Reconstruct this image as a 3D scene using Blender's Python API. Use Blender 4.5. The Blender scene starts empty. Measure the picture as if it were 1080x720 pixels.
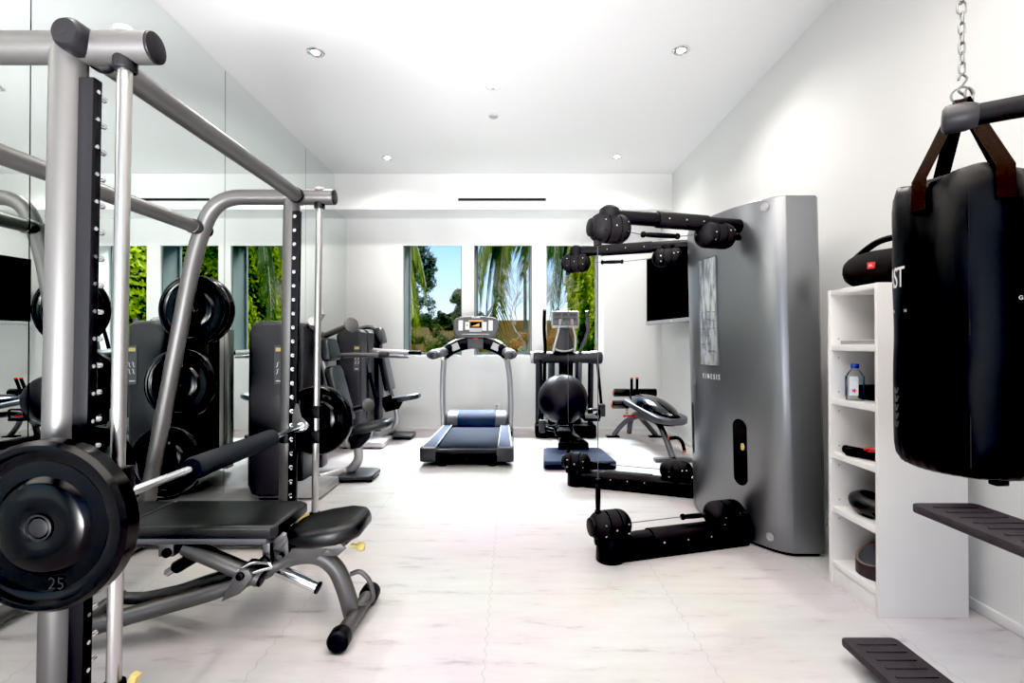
import bpy, bmesh, math, random
from mathutils import Matrix, Vector, Euler, noise
random.seed(7)
C = bpy.context.scene.collection
PI = math.pi
V = Vector
F = 520.0
HC = 1.15

def at(px, py, y):
    "a point of the room at depth y, from its measured bearing"
    return V(((px - 540) / F * y, y, HC - (py - 363) / F * y))

# ------------------------------------------------------------------ mesh kit
def axis_matrix(origin, zdir, xdir=(1, 0, 0)):
    z = V(zdir).normalized(); x = V(xdir)
    x = x - z * x.dot(z)
    if x.length < 1e-5:
        x = V((0, 1, 0)) - z * z.y
    x.normalize(); y = z.cross(x)
    m = Matrix.Identity(4)
    for i in range(3):
        m[i][0], m[i][1], m[i][2], m[i][3] = x[i], y[i], z[i], origin[i]
    return m

def smooth_path(pts, n):
    pts = [V(p) for p in pts]
    if n <= 1: return pts
    out = []
    for i in range(len(pts) - 1):
        p0 = pts[max(i - 1, 0)]; p1 = pts[i]; p2 = pts[i + 1]; p3 = pts[min(i + 2, len(pts) - 1)]
        for k in range(n):
            t = k / n
            out.append(0.5 * ((2 * p1) + (p2 - p0) * t + (2 * p0 - 5 * p1 + 4 * p2 - p3) * t * t + (3 * p1 - p0 - 3 * p2 + p3) * t ** 3))
    out.append(pts[-1])
    return out

def bend(pts, r, n=6):
    "polyline with filleted corners"
    pts = [V(p) for p in pts]; out = [pts[0]]
    for i in range(1, len(pts) - 1):
        a, b, c = pts[i - 1], pts[i], pts[i + 1]
        u = (a - b); w = (c - b)
        d = min(r, u.length * .48, w.length * .48)
        s, e = b + u.normalized() * d, b + w.normalized() * d
        for k in range(n + 1):
            t = k / n
            out.append(s * (1 - t) ** 2 + b * 2 * t * (1 - t) + e * t * t)
    out.append(pts[-1]); return out

class B:
    def __init__(self): self.bm = bmesh.new()
    def _merge(self, tmp, mx=None):
        if mx is not None: bmesh.ops.transform(tmp, matrix=mx, verts=tmp.verts)
        me = bpy.data.meshes.new('tmp'); tmp.to_mesh(me); tmp.free()
        self.bm.from_mesh(me); bpy.data.meshes.remove(me)
        return self
    def box(self, x0, x1, y0, y1, z0, z1, bev=0, seg=2, mx=None):
        t = bmesh.new()
        bmesh.ops.create_cube(t, size=1)
        for v in t.verts:
            v.co = V((x0 + (v.co.x + .5) * (x1 - x0), y0 + (v.co.y + .5) * (y1 - y0), z0 + (v.co.z + .5) * (z1 - z0)))
        if bev:
            bmesh.ops.bevel(t, geom=t.edges[:], offset=bev, segments=seg, profile=.5, affect='EDGES')
        return self._merge(t, mx)
    def prism(self, outline, h, mx=None, bev=0, seg=2, h0=0):
        t = bmesh.new()
        a = [t.verts.new((p[0], p[1], h0)) for p in outline]
        b = [t.verts.new((p[0], p[1], h)) for p in outline]
        t.faces.new(list(reversed(a))); t.faces.new(b)
        n = len(a)
        for i in range(n): t.faces.new((a[i], a[(i + 1) % n], b[(i + 1) % n], b[i]))
        bmesh.ops.recalc_face_normals(t, faces=t.faces[:])
        if bev:
            es = [e for e in t.edges if len(set(round(v.co.z, 6) for v in e.verts)) == 1]
            bmesh.ops.bevel(t, geom=es, offset=bev, segments=seg, profile=.5, affect='EDGES')
        return self._merge(t, mx)
    def tube(self, pts, r, seg=14, rb=None, up=None, cap=True, mx=None, closed=False):
        pts = [V(p) for p in pts]; n = len(pts)
        rr = r if isinstance(r, (list, tuple)) else [r] * n
        rbb = rr if rb is None else (rb if isinstance(rb, (list, tuple)) else [rb] * n)
        tans = []
        for i in range(n):
            if closed: d = pts[(i + 1) % n] - pts[i - 1]
            else: d = pts[min(i + 1, n - 1)] - pts[max(i - 1, 0)]
            tans.append(d.normalized())
        t0 = tans[0]
        ref = V(up) if up else (V((0, 0, 1)) if abs(t0.z) < .9 else V((0, 1, 0)))
        u = (ref - t0 * ref.dot(t0)).normalized()
        t = bmesh.new(); rings = []
        for i in range(n):
            if i:
                u = u - tans[i] * u.dot(tans[i]); u.normalize()
            w = tans[i].cross(u)
            ring = []
            for k in range(seg):
                a = 2 * PI * k / seg
                ring.append(t.verts.new(pts[i] + u * (rr[i] * math.cos(a)) + w * (rbb[i] * math.sin(a))))
            rings.append(ring)
        m = n if closed else n - 1
        for i in range(m):
            A, Bq = rings[i], rings[(i + 1) % n]
            for k in range(seg):
                t.faces.new((A[k], A[(k + 1) % seg], Bq[(k + 1) % seg], Bq[k]))
        if cap and not closed:
            t.faces.new(list(reversed(rings[0]))); t.faces.new(rings[-1])
        bmesh.ops.recalc_face_normals(t, faces=t.faces[:])
        return self._merge(t, mx)
    def lathe(self, prof, mx=None, seg=32, sx=1, sy=1):
        t = bmesh.new(); rings = []
        for r, z in prof:
            if r < 1e-6: rings.append([t.verts.new((0, 0, z))])
            else: rings.append([t.verts.new((r * sx * math.cos(2 * PI * k / seg), r * sy * math.sin(2 * PI * k / seg), z)) for k in range(seg)])
        for A, Q in zip(rings, rings[1:]):
            for k in range(seg):
                k2 = (k + 1) % seg
                if len(A) == 1 and len(Q) == 1: continue
                if len(A) == 1: t.faces.new((A[0], Q[k], Q[k2]))
                elif len(Q) == 1: t.faces.new((A[k], A[k2], Q[0]))
                else: t.faces.new((A[k], A[k2], Q[k2], Q[k]))
        for R in (rings[0], rings[-1]):
            if len(R) > 2: t.faces.new(R)
        bmesh.ops.recalc_face_normals(t, faces=t.faces[:])
        return self._merge(t, mx)
    def cyl(self, p0, p1, r, seg=20, bev=0, r1=None):
        p0, p1 = V(p0), V(p1); L = (p1 - p0).length; r1 = r if r1 is None else r1
        if bev: prof = [(0, 0), (r - bev, 0), (r - bev * .3, bev * .3), (r, bev), (r1, L - bev), (r1 - bev * .3, L - bev * .3), (r1 - bev, L), (0, L)]
        else: prof = [(0, 0), (r, 0), (r1, L), (0, L)]
        return self.lathe(prof, axis_matrix(p0, p1 - p0), seg)
    def sphere(self, c, r, seg=24, sc=(1, 1, 1), mx=None):
        prof = [(r * math.sin(PI * i / (seg // 2)), -r * math.cos(PI * i / (seg // 2))) for i in range(seg // 2 + 1)]
        m = Matrix.Translation(c) @ Matrix.Diagonal((*sc, 1))
        return self.lathe(prof, m if mx is None else mx @ m, seg)
    def capsule(self, c, axis, half, r, seg=24, grooves=()):
        "half = half length incl. hemispherical-ish ends; grooves at axial positions"
        prof = []
        e = min(r * .85, half)
        for i in range(9):
            a = PI / 2 * i / 8
            prof.append((r * math.sin(a), -half + e - e * math.cos(a)))
        for g in grooves:
            prof += [(r, g - .004), (r - .006, g - .002), (r - .006, g + .002), (r, g + .004)]
        for i in range(9):
            a = PI / 2 * (1 - i / 8)
            prof.append((r * math.sin(a), half - e + e * math.cos(a)))
        return self.lathe(prof, axis_matrix(c, axis), seg)
    def quad(self, a, b, c, d):
        self.bm.faces.new([self.bm.verts.new(p) for p in (a, b, c, d)]); return self

ORG = {}
def obj(name, b, m, parent=None, ang=38, label=None, smooth=True):
    bm = b.bm if isinstance(b, B) else b
    me = bpy.data.meshes.new(name)
    if parent is not None:
        bmesh.ops.translate(bm, verts=bm.verts, vec=-ORG[parent.name])
    bm.to_mesh(me); bm.free()
    if smooth and len(me.polygons):
        me.polygons.foreach_set('use_smooth', [True] * len(me.polygons))
        me.set_sharp_from_angle(angle=math.radians(ang))
    me.materials.append(m)
    o = bpy.data.objects.new(name, me); C.objects.link(o)
    if parent is not None:
        o.parent = parent; ORG[o.name] = ORG[parent.name]
    else: ORG[o.name] = V((0, 0, 0))
    if label: o['label'] = label
    return o

def tag(o, label, cat, group=None, kind=None):
    o['label'] = label; o['category'] = cat
    if group: o['group'] = group
    if kind: o['kind'] = kind
    return o

def thing(name, label, cat, loc=(0, 0, 0), group=None, local=False):
    "an Empty at the base of the thing; parts are modelled in room coordinates (or about the base if local)"
    o = bpy.data.objects.new(name, None); C.objects.link(o)
    o.empty_display_size = .1
    o.location = loc; ORG[o.name] = V((0, 0, 0)) if local else V(loc)
    return tag(o, label, cat, group)

def single(name, b, m, label, cat, group=None, base=None, ang=38):
    "a thing of one mesh, origin at base"
    if base is not None: bmesh.ops.translate(b.bm, verts=b.bm.verts, vec=-V(base))
    o = obj(name, b, m, None, ang)
    if base is not None: o.location = base
    return tag(o, label, cat, group)

def struct(name, b, m, parent=None, smooth=True):
    o = obj(name, b, m, parent, smooth=smooth)
    if parent is None: o['kind'] = 'structure'
    return o

def dup(root, loc, label=None, group=None):
    r = root.copy(); C.objects.link(r); r.location = loc
    if label: r['label'] = label
    if group: r['group'] = group
    for ch in list(root.children):
        c = ch.copy(); C.objects.link(c); c.parent = r
        for g in ch.children:
            d = g.copy(); C.objects.link(d); d.parent = c
    return r

def text_bm(body, size, extrude=.0005, spacing=1.0, bold=False, offset=0.0):
    cu = bpy.data.curves.new('t', 'FONT'); cu.body = body; cu.size = size; cu.extrude = extrude
    cu.align_x = 'CENTER'; cu.align_y = 'CENTER'; cu.space_character = spacing; cu.offset = offset
    cu.resolution_u = 4
    o = bpy.data.objects.new('t', cu); C.objects.link(o)
    bpy.context.view_layer.update()
    me = bpy.data.meshes.new_from_object(o.evaluated_get(bpy.context.evaluated_depsgraph_get()))
    bm = bmesh.new(); bm.from_mesh(me)
    bpy.data.objects.remove(o); bpy.data.curves.remove(cu); bpy.data.meshes.remove(me)
    return bm

# ------------------------------------------------------------------ materials
def nt(name):
    m = bpy.data.materials.new(name); m.use_nodes = True
    t = m.node_tree; p = t.nodes['Principled BSDF']
    return m, t, p

def mat(name, col, rough=.5, metal=0., bump=0., bscale=60., var=0., vscale=6., coat=0., emit=0., spec=.5, trans=0., stretch=None):
    m, t, p = nt(name)
    p.inputs['Base Color'].default_value = (*col, 1)
    p.inputs['Roughness'].default_value = rough; p.inputs['Metallic'].default_value = metal
    p.inputs['Specular IOR Level'].default_value = spec
    p.inputs['Coat Weight'].default_value = coat; p.inputs['Coat Roughness'].default_value = .12
    if trans: p.inputs['Transmission Weight'].default_value = trans
    if emit:
        p.inputs['Emission Color'].default_value = (*col, 1); p.inputs['Emission Strength'].default_value = emit
    tc = t.nodes.new('ShaderNodeTexCoord'); src = tc.outputs['Object']
    if stretch:
        mp = t.nodes.new('ShaderNodeMapping'); mp.inputs['Scale'].default_value = stretch
        t.links.new(src, mp.inputs['Vector']); src = mp.outputs['Vector']
    if var:
        n = t.nodes.new('ShaderNodeTexNoise'); n.inputs['Scale'].default_value = vscale; n.inputs['Detail'].default_value = 5
        r = t.nodes.new('ShaderNodeMix'); r.data_type = 'RGBA'
        r.inputs['A'].default_value = (*[c * (1 - var) for c in col], 1); r.inputs['B'].default_value = (*[min(1, c * (1 + var)) for c in col], 1)
        t.links.new(src, n.inputs['Vector']); t.links.new(n.outputs['Fac'], r.inputs['Factor']); t.links.new(r.outputs['Result'], p.inputs['Base Color'])
    if bump:
        n = t.nodes.new('ShaderNodeTexNoise'); n.inputs['Scale'].default_value = bscale; n.inputs['Detail'].default_value = 3
        b = t.nodes.new('ShaderNodeBump'); b.inputs['Strength'].default_value = bump; b.inputs['Distance'].default_value = .01
        t.links.new(src, n.inputs['Vector']); t.links.new(n.outputs['Fac'], b.inputs['Height']); t.links.new(b.outputs['Normal'], p.inputs['Normal'])
    return m

M = {}
M['wall'] = mat('white_wall_paint', (.838, .845, .836), .75, var=.012, vscale=2)
M['ceil'] = mat('white_ceiling_paint', (.86, .86, .865), .8, var=.01, vscale=2)
M['trim'] = mat('white_gloss_trim', (.86, .855, .85), .4, var=.01)
M['mirror'] = mat('mirror_glass', (.86, .915, .89), .0, 1., var=.004)
M['mirror_edge'] = mat('mirror_backing', (.05, .08, .09), .6, var=.1)
M['frame'] = mat('grey_green_window_frame', (.15, .175, .17), .4, .2, var=.05)
M['silver'] = mat('silver_grey_metallic_paint', (.145, .142, .141), .44, .6, var=.04, vscale=30)
M['silver_lt'] = mat('pale_grey_metallic_paint', (.48, .47, .47), .38, .5, var=.03, vscale=30)
M['steel'] = mat('dark_steel_paint', (.15, .15, .165), .35, .6, var=.05, vscale=30)
M['chrome'] = mat('chrome_bar', (.82, .82, .84), .16, 1., var=.03, vscale=40)
M['brushed'] = mat('brushed_rod_steel', (.52, .51, .50), .3, 1., var=.05, vscale=20, stretch=(30, 30, 1))
M['black'] = mat('black_plastic', (.016, .016, .018), .42, bump=.05, bscale=300, spec=0.2)
M['blackm'] = mat('matte_black_plastic', (.022, .021, .023), .6, bump=.08, bscale=400, spec=0.2)
M['rubber'] = mat('black_plate_rubber', (.004, .004, .0045), .22, coat=.05, var=.2, vscale=12, spec=.27)
M['leather'] = mat('black_vinyl_upholstery', (.010, .0105, .0115), .36, bump=.1, bscale=220, spec=.5)
M['leather_lit'] = mat('window_lit_black_vinyl', (.026, .030, .032), .34, bump=.08, bscale=220, spec=.6)  # lighter copy of the black vinyl, window light put into the colour
M['bagvinyl'] = mat('black_bag_vinyl', (.005, .005, .006), .38, bump=.22, bscale=9, spec=.3)
M['foam'] = mat('dark_foam', (.030, .034, .040), .7, bump=.15, bscale=250, spec=0.2)
M['grip'] = mat('black_grip_rubber', (.012, .012, .013), .55, bump=.15, bscale=200, spec=0.2)
M['shroud'] = mat('charcoal_shroud_plastic', (.040, .040, .045), .42, bump=.05, bscale=300, var=.05, spec=.45)
M['kin'] = mat('satin_grey_panel', (.25, .256, .268), .32, .8, var=.02, vscale=3)
M['tread_blue'] = mat('slate_blue_deck_plastic', (.040, .055, .10), .7, bump=.15, bscale=260, var=.06, spec=.2)
M['belt'] = mat('running_belt', (.010, .013, .024), .85, bump=.1, bscale=200, var=.25, vscale=8, stretch=(14, 1, 1), spec=.12)
M['grey'] = mat('mid_grey_plastic', (.085, .09, .10), .42, var=.03)
M['greylt'] = mat('light_grey_plastic', (.42, .42, .44), .45, var=.04)
M['keypad'] = mat('white_keypad', (.72, .74, .74), .5, var=.05)
M['screen'] = mat('dark_screen_glass', (.001, .001, .001), .45, spec=.06)
M['yellow'] = mat('pale_yellow_plastic', (.62, .50, .17), .5, var=.05)
M['red'] = mat('red_plastic', (.62, .05, .05), .4, var=.05)
M['orange'] = mat('orange_cap', (.62, .14, .05), .45, var=.05)
M['ball'] = mat('charcoal_ball_vinyl', (.028, .027, .032), .42, bump=.06, bscale=120, spec=0.2)
M['glossblack'] = mat('gloss_black_vinyl', (.010, .010, .012), .14, coat=.5)
M['strap'] = mat('brown_black_webbing', (.020, .0125, .010), .85, bump=.6, bscale=300, var=.3, vscale=80, spec=.2)
M['shelf'] = mat('white_laminate', (.82, .81, .80), .42, var=.008)
M['ink'] = mat('white_print', (.8, .8, .8), .5, var=.03)
M['inkgrey'] = mat('grey_print', (.075, .075, .08), .5, var=.03)
M['step'] = mat('dark_step_plastic', (.040, .034, .040), .6, bump=.3, bscale=300, var=.08, vscale=30)
M['bulb'] = mat('lamp_glow', (1, .93, .84), .4, emit=30, var=.001)
M['chain'] = mat('galvanised_steel', (.30, .30, .30), .35, .9, var=.1)
M['slot'] = mat('dark_slot', (.006, .006, .007), .7, var=.05)
M['bark'] = mat('tree_bark', (.20, .14, .10), .9, bump=.5, bscale=12, var=.35, vscale=9)
M['palmbark'] = mat('palm_stem', (.30, .25, .21), .8, bump=.4, bscale=20, var=.25, vscale=12)
M['leaf_hedge'] = ('hedge_leaves', (.27, .34, .016), .75, 3.5)
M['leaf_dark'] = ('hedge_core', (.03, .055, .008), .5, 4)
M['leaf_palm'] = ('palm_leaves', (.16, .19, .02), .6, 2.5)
M['leaf_palm2'] = ('shaded_palm_leaves', (.06, .10, .025), .5, 2.5)  # darker copy of the palm leaves, shade put into the colour
M['leaf_grey'] = ('grey_green_leaves', (.17, .18, .10), .7, 3)
M['leaf_tan'] = ('rusty_dry_leaves', (.44, .26, .10), .6, 4)
M['leaf_mid'] = ('mid_green_leaves', (.20, .23, .08), .6, 4)
M['leaf_pale'] = ('pale_sage_leaves', (.26, .29, .20), .4, 6)
M['soffit'] = mat('bounce_lit_soffit_white', (.93, .93, .93), .7, var=.005)  # whiter than the wall paint to carry bounce light in the colour
M['lawn'] = mat('lawn_green', (.10, .15, .03), .9, var=.5, vscale=6)
M['tan'] = mat('tan_rendered_wall', (.66, .36, .16), .9, bump=.3, bscale=20, var=.3, vscale=3)

def leafmat(name, col, var, vscale):
    m = mat(name, col, .55, var=var, vscale=vscale)
    t = m.node_tree; p = t.nodes['Principled BSDF']; o = [n for n in t.nodes if n.type == 'OUTPUT_MATERIAL'][0]
    mix = t.nodes.new('ShaderNodeMixShader'); mix.inputs[0].default_value = .5; tr = t.nodes.new('ShaderNodeBsdfTranslucent')
    src = p.inputs['Base Color'].links[0].from_socket; t.links.new(src, tr.inputs['Color'])
    t.links.new(p.outputs[0], mix.inputs[1]); t.links.new(tr.outputs[0], mix.inputs[2]); t.links.new(mix.outputs[0], o.inputs[0])
    return m

def floor_material():
    m, t, p = nt('whitewashed_wood_look_tiles')
    N = t.nodes.new; L = t.links.new
    tc = N('ShaderNodeTexCoord'); sp = N('ShaderNodeSeparateXYZ'); L(tc.outputs['Object'], sp.inputs[0])
    mp = N('ShaderNodeMapping'); mp.inputs['Scale'].default_value = (1.3, 6, 1); L(tc.outputs['Object'], mp.inputs['Vector'])
    n1 = N('ShaderNodeTexNoise'); n1.inputs['Scale'].default_value = 2.2; n1.inputs['Detail'].default_value = 9; n1.inputs['Roughness'].default_value = .68; L(mp.outputs[0], n1.inputs['Vector'])
    r1 = N('ShaderNodeValToRGB'); e = r1.color_ramp.elements
    e[0].position = .29; e[0].color = (.42, .39, .41, 1); e[1].position = .42; e[1].color = (.66, .625, .63, 1)
    x = e.new(.62); x.color = (.70, .675, .675, 1); x = e.new(.8); x.color = (.76, .74, .74, 1)
    L(n1.outputs['Fac'], r1.inputs['Fac'])
    n2 = N('ShaderNodeTexNoise'); n2.inputs['Scale'].default_value = 1.3; n2.inputs['Detail'].default_value = 3; L(tc.outputs['Object'], n2.inputs['Vector'])
    mx = N('ShaderNodeMix'); mx.data_type = 'RGBA'; mx.blend_type = 'MULTIPLY'; mx.inputs['Factor'].default_value = .22
    L(r1.outputs['Color'], mx.inputs['A']); L(n2.outputs['Color'], mx.inputs['B'])
    # jigsaw seams
    def math_(op, a, b=None, c=None):
        q = N('ShaderNodeMath'); q.operation = op
        for i, v in enumerate((a, b, c)):
            if v is None: continue
            if isinstance(v, (int, float)): q.inputs[i].default_value = v
            else: L(v, q.inputs[i])
        return q.outputs[0]
    def seam(u, w, off, pitch):
        tooth = math_('MULTIPLY', math_('SUBTRACT', math_('PINGPONG', w, .034), .017), .55)
        tooth = math_('MAXIMUM', math_('MINIMUM', tooth, .005), -.005)
        d = math_('PINGPONG', math_('ADD', math_('SUBTRACT', u, off), math_('ADD', tooth, pitch * 40)), pitch / 2)
        return math_('LESS_THAN', d, .0016)
    s = math_('MAXIMUM', seam(sp.outputs['X'], sp.outputs['Y'], -.10, .82), seam(sp.outputs['Y'], sp.outputs['X'], 2.29, .82))
    mx2 = N('ShaderNodeMix'); mx2.data_type = 'RGBA'; L(math_('MULTIPLY', s, .45), mx2.inputs['Factor'])
    L(mx.outputs['Result'], mx2.inputs['A']); mx2.inputs['B'].default_value = (.30, .27, .27, 1)
    L(mx2.outputs['Result'], p.inputs['Base Color'])
    p.inputs['Roughness'].default_value = .38; p.inputs['Specular IOR Level'].default_value = .45
    b = N('ShaderNodeBump'); b.inputs['Strength'].default_value = .12; b.inputs['Distance'].default_value = .004
    L(n1.outputs['Fac'], b.inputs['Height']); L(b.outputs['Normal'], p.inputs['Normal'])
    return m
for k_ in [k for k in M if k.startswith('leaf_')]: M[k_] = leafmat(*M[k_])
M['floor'] = floor_material()

def glass_material(name, tint=(1, 1, 1), k=.06):
    m = bpy.data.materials.new(name); m.use_nodes = True; t = m.node_tree
    t.nodes.clear(); N = t.nodes.new
    o = N('ShaderNodeOutputMaterial'); mix = N('ShaderNodeMixShader'); tr = N('ShaderNodeBsdfTransparent'); gl = N('ShaderNodeBsdfGlossy')
    fr = N('ShaderNodeFresnel'); fr.inputs['IOR'].default_value = 1.10
    tr.inputs['Color'].default_value = (*tint, 1); gl.inputs['Roughness'].default_value = .02
    t.links.new(fr.outputs[0], mix.inputs[0]); t.links.new(tr.outputs[0], mix.inputs[1]); t.links.new(gl.outputs[0], mix.inputs[2]); t.links.new(mix.outputs[0], o.inputs[0])
    return m
M['glass'] = glass_material('window_glass', (.97, .985, .98))
M['bottle'] = glass_material('clear_bottle_plastic', (.96, .975, .985))
# ------------------------------------------------------------------ the room
XL, XR, YB, YK, ZC, ZS, YF = -2.235, 2.015, 6.64, 6.18, 3.30, 2.86, -2.4
WT = .42
b = B().box(XL - .2, XR + .2, YF - .2, YB + WT, -.12, 0); struct('floor', b, M['floor'])
b = B().box(XL - .2, XR + .2, YF - .2, YB + WT, ZC, ZC + .15); struct('ceiling', b, M['ceil'])
b = B().box(XL, XR, YK, YB, ZS, ZC - .001); struct('trim_1', b, M['wall'])            # the dropped bulkhead over the windows
b = B().box(XL, XR, YK, YB, ZS - .006, ZS); struct('trim_2', b, M['soffit'])            # its underside, with bounce light put into the paler colour
b = B().box(XR, XR + .15, YF, YB + WT, 0, ZC); struct('wall_right', b, M['wall'])
b = B().box(XL - .17, XL - .02, YF, YB + WT, 0, ZC); struct('wall_left', b, M['mirror_edge'])
WIN = [(-1.468, -.677), (-.511, .268), (.455, 1.235)]
WZ0, WZ1 = 1.0, 2.49
b = B()
xs = [XL] + [v for w in WIN for v in w] + [XR]
WZ2, LIP = 2.60, .03                                   # the head of each reveal rises behind a thin plaster lip
for i in range(0, len(xs), 2): b.box(xs[i], xs[i + 1], YB, YB + WT, 0, ZC)
for x0, x1 in WIN:
    b.box(x0, x1, YB, YB + WT, 0, WZ0); b.box(x0, x1, YB, YB + LIP, WZ1, ZC); b.box(x0, x1, YB + LIP, YB + WT, WZ2, ZC)
struct('wall_back', b, M['wall'], smooth=False)
# wall behind the camera, with its wide glazed opening
b = B(); OX0, OX1, OZ1 = -1.9, 1.7, 2.75
b.box(XL, OX0, YF - .15, YF, 0, ZC).box(OX1, XR, YF - .15, YF, 0, ZC).box(OX0, OX1, YF - .15, YF, OZ1, ZC)
struct('wall_front', b, M['wall'], smooth=False)
# windows
for i, (x0, x1) in enumerate(WIN):
    n = i + 1; mt = M['trim'] if n == 3 else M['frame']
    b = B(); t = .012; y0, y1 = YB + LIP + .002, YB + .39; WZ1 = WZ2
    b.box(x0, x0 + t, y0, y1, WZ0, WZ1).box(x1 - t, x1, y0, y1, WZ0, WZ1).box(x0 + t, x1 - t, y0, y1, WZ1 - t, WZ1).box(x0 + t, x1 - t, y0, y1, WZ0, WZ0 + t)
    w = struct('window_%d' % n, b, mt, smooth=False)
    f = B(); s = .018; y0, y1 = YB + .345, YB + .39
    f.box(x0 + t, x0 + t + s, y0, y1, WZ0 + t, WZ1 - t).box(x1 - t - s, x1 - t, y0, y1, WZ0 + t, WZ1 - t)
    f.box(x0 + t + s, x1 - t - s, y0, y1, WZ1 - t - s, WZ1 - t).box(x0 + t + s, x1 - t - s, y0, y1, WZ0 + t, WZ0 + t + .03)
    obj('window_frame', f, M['frame'], w, smooth=False)
    g = B().box(x0 + t + s, x1 - t - s, YB + .36, YB + .368, WZ0 + t + .03, WZ1 - t - s)
    obj('pane', g, M['glass'], w, smooth=False)
# baseboards
b = B().box(XR - .016, XR, YF, YB - .016, 0, .048, .007); struct('baseboard_right', b, M['trim'])
b = B().box(XL + .002, XR, YB - .016, YB, 0, .045, .004); struct('baseboard_back', b, M['trim'])

# mirror panels on the left wall
seams = [-.77, .755, 2.28, 3.83, 5.33, YB]
mlabels = ['frameless floor to ceiling wall mirror, the panel beside the camera', 'tall wall mirror panel at the left edge, left of the first dark seam',
           'tall wall mirror panel between the near silver upright and the seam behind the stored plates', 'tall wall mirror panel seen around the far silver upright of the rack',
           'last wall mirror panel, ending in the back corner under the bulkhead']
for i in range(5):
    y0, y1 = seams[i] + .003, seams[i + 1] - .003
    b = B()
    if i < 4: b.box(XL - .019, XL, y0, y1, .002, ZC - .003)
    else:
        b.box(XL - .019, XL - .0005, y0, YK - .002, .002, ZC - .003)
        b = B().prism([(y0, .002), (y1, .002), (y1, ZS - .003), (YK - .002, ZS - .003), (YK - .002, ZC - .003), (y0, ZC - .003)], .019,
                      Matrix(((0, 0, 1, XL - .019), (1, 0, 0, 0), (0, 1, 0, 0), (0, 0, 0, 1))))
    m = single('mirror_panel', b, M['mirror'], mlabels[i], 'mirror', 'mirror panels covering the left wall', base=(XL - .01, (y0 + y1) / 2, 0))

# ceiling fittings
for (px, py, lab) in ((332, 53, 'recessed ceiling spotlight, front left one near the mirror'), (719, 51, 'recessed ceiling spotlight, front right one near the white wall'),
                      (408, 165, 'small recessed ceiling spotlight, back left near the bulkhead'), (651, 164, 'small recessed ceiling spotlight, back right near the bulkhead')):
    y = 2.15 * F / (363 - py); x = (px - 540) / F * y
    t = thing('ceiling_spotlight', lab, 'light', (x, y, ZC), 'recessed ceiling spotlights')
    mx = Matrix.Translation((x, y, ZC))
    b = B().lathe([(.040, .0), (.064, 0), (.064, -.004), (.060, -.007), (.044, -.007), (.040, -.003)], mx, 36); obj('trim_ring', b, M['chrome'], t)
    b = B().lathe([(0, -.0025), (.040, -.0025), (.040, .0), (0, .0)], mx, 28); obj('reflector', b, M['chrome'], t)
    b = B().lathe([(0, -.010), (.020, -.009), (.030, -.003), (0, -.0026)], mx, 20); obj('bulb', b, M['bulb'], t)
y = 2.15 * F / (363 - 88); x = (520 - 540) / F * y
t = thing('smoke_detector', 'round white smoke detector in the middle of the ceiling', 'detector', (x, y, ZC))
b = B().lathe([(0, -.032), (.04, -.031), (.058, -.024), (.066, -.010), (.066, 0), (0, 0)], Matrix.Translation((x, y, ZC)), 32); obj('housing', b, M['trim'], t)
b = B().lathe([(.0, -.0345), (.010, -.034), (.012, -.030), (0, -.030)], Matrix.Translation((x, y, ZC)), 16); obj('test_button', b, M['greylt'], t)
y = 2.15 * F / (363 - 121); x = (520.5 - 540) / F * y
b = B().lathe([(0, -.012), (.040, -.011), (.045, -.004), (.045, 0), (0, 0)], Matrix.Translation((x, y, ZC)), 28)
single('sprinkler_cover', b, M['greylt'], 'small flat round sprinkler cover behind the smoke detector', 'cover', base=(x, y, ZC))
# air slot
x0, x1, z = -.69, .44, 1.15 + 153.5 / F * YK
t = thing('air_vent', 'long thin linear air vent slot in the white bulkhead', 'vent', ((x0 + x1) / 2, YK, z))
b = B().box(x0, x1, YK - .004, YK, z - .034, z - .017).box(x0, x1, YK - .004, YK, z + .017, z + .034).box(x0, x0 + .014, YK - .004, YK, z - .017, z + .017).box(x1 - .014, x1, YK - .004, YK, z - .017, z + .017)
obj('vent_frame', b, M['trim'], t)
b = B().box(x0 + .014, x1 - .014, YK - .002, YK, z - .017, z + .017); obj('slot', b, M['slot'], t)
for (px, py, lab) in ((524, 429, 'white power outlet low on the back wall behind the treadmill'), (661, 433, 'white power outlet low on the back wall behind the sit-up bench')):
    p = at(px, py, YB)
    t = thing('power_outlet', lab, 'outlet', p, 'power outlets on the back wall')
    b = B().box(p.x - .038, p.x + .038, YB - .007, YB, p.z - .058, p.z + .058, .003); obj('cover_plate', b, M['trim'], t)
    b = B().box(p.x - .017, p.x + .017, YB - .009, YB - .006, p.z + .006, p.z + .036, .001).box(p.x - .017, p.x + .017, YB - .009, YB - .006, p.z - .036, p.z - .006, .001); obj('socket', b, M['greylt'], t)

# ------------------------------------------------------------------ outside
b = B().box(-30, 30, YB + WT, 45, -.3, -.05); o = struct('floor_outside_lawn', b, M['lawn']); o.name = 'floor_lawn'
def leaf_cloud(bm, c, r, n, size, rnd, asp=1.9, shell=.2, gap=-.02):
    for _ in range(n):
        d = V((rnd.gauss(0, 1), rnd.gauss(0, 1), rnd.gauss(0, 1))).normalized()
        k = shell + (1 - shell) * rnd.random() ** .5
        p = V(c) + V((d.x * r[0], d.y * r[1], d.z * r[2])) * k
        u = V((rnd.gauss(0, 1), rnd.gauss(0, 1), rnd.gauss(0, 1))).normalized()
        w = u.cross(V((rnd.gauss(0, 1), rnd.gauss(0, 1), rnd.gauss(0, 1)))).normalized()
        if noise.noise(p * 3.1) < gap: continue
        s = size * (.6 + .8 * rnd.random())
        bm.faces.new([bm.verts.new(p + q) for q in (u * s * asp * .5, w * s * .3, -u * s * asp * .5, -w * s * .3)])
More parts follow.
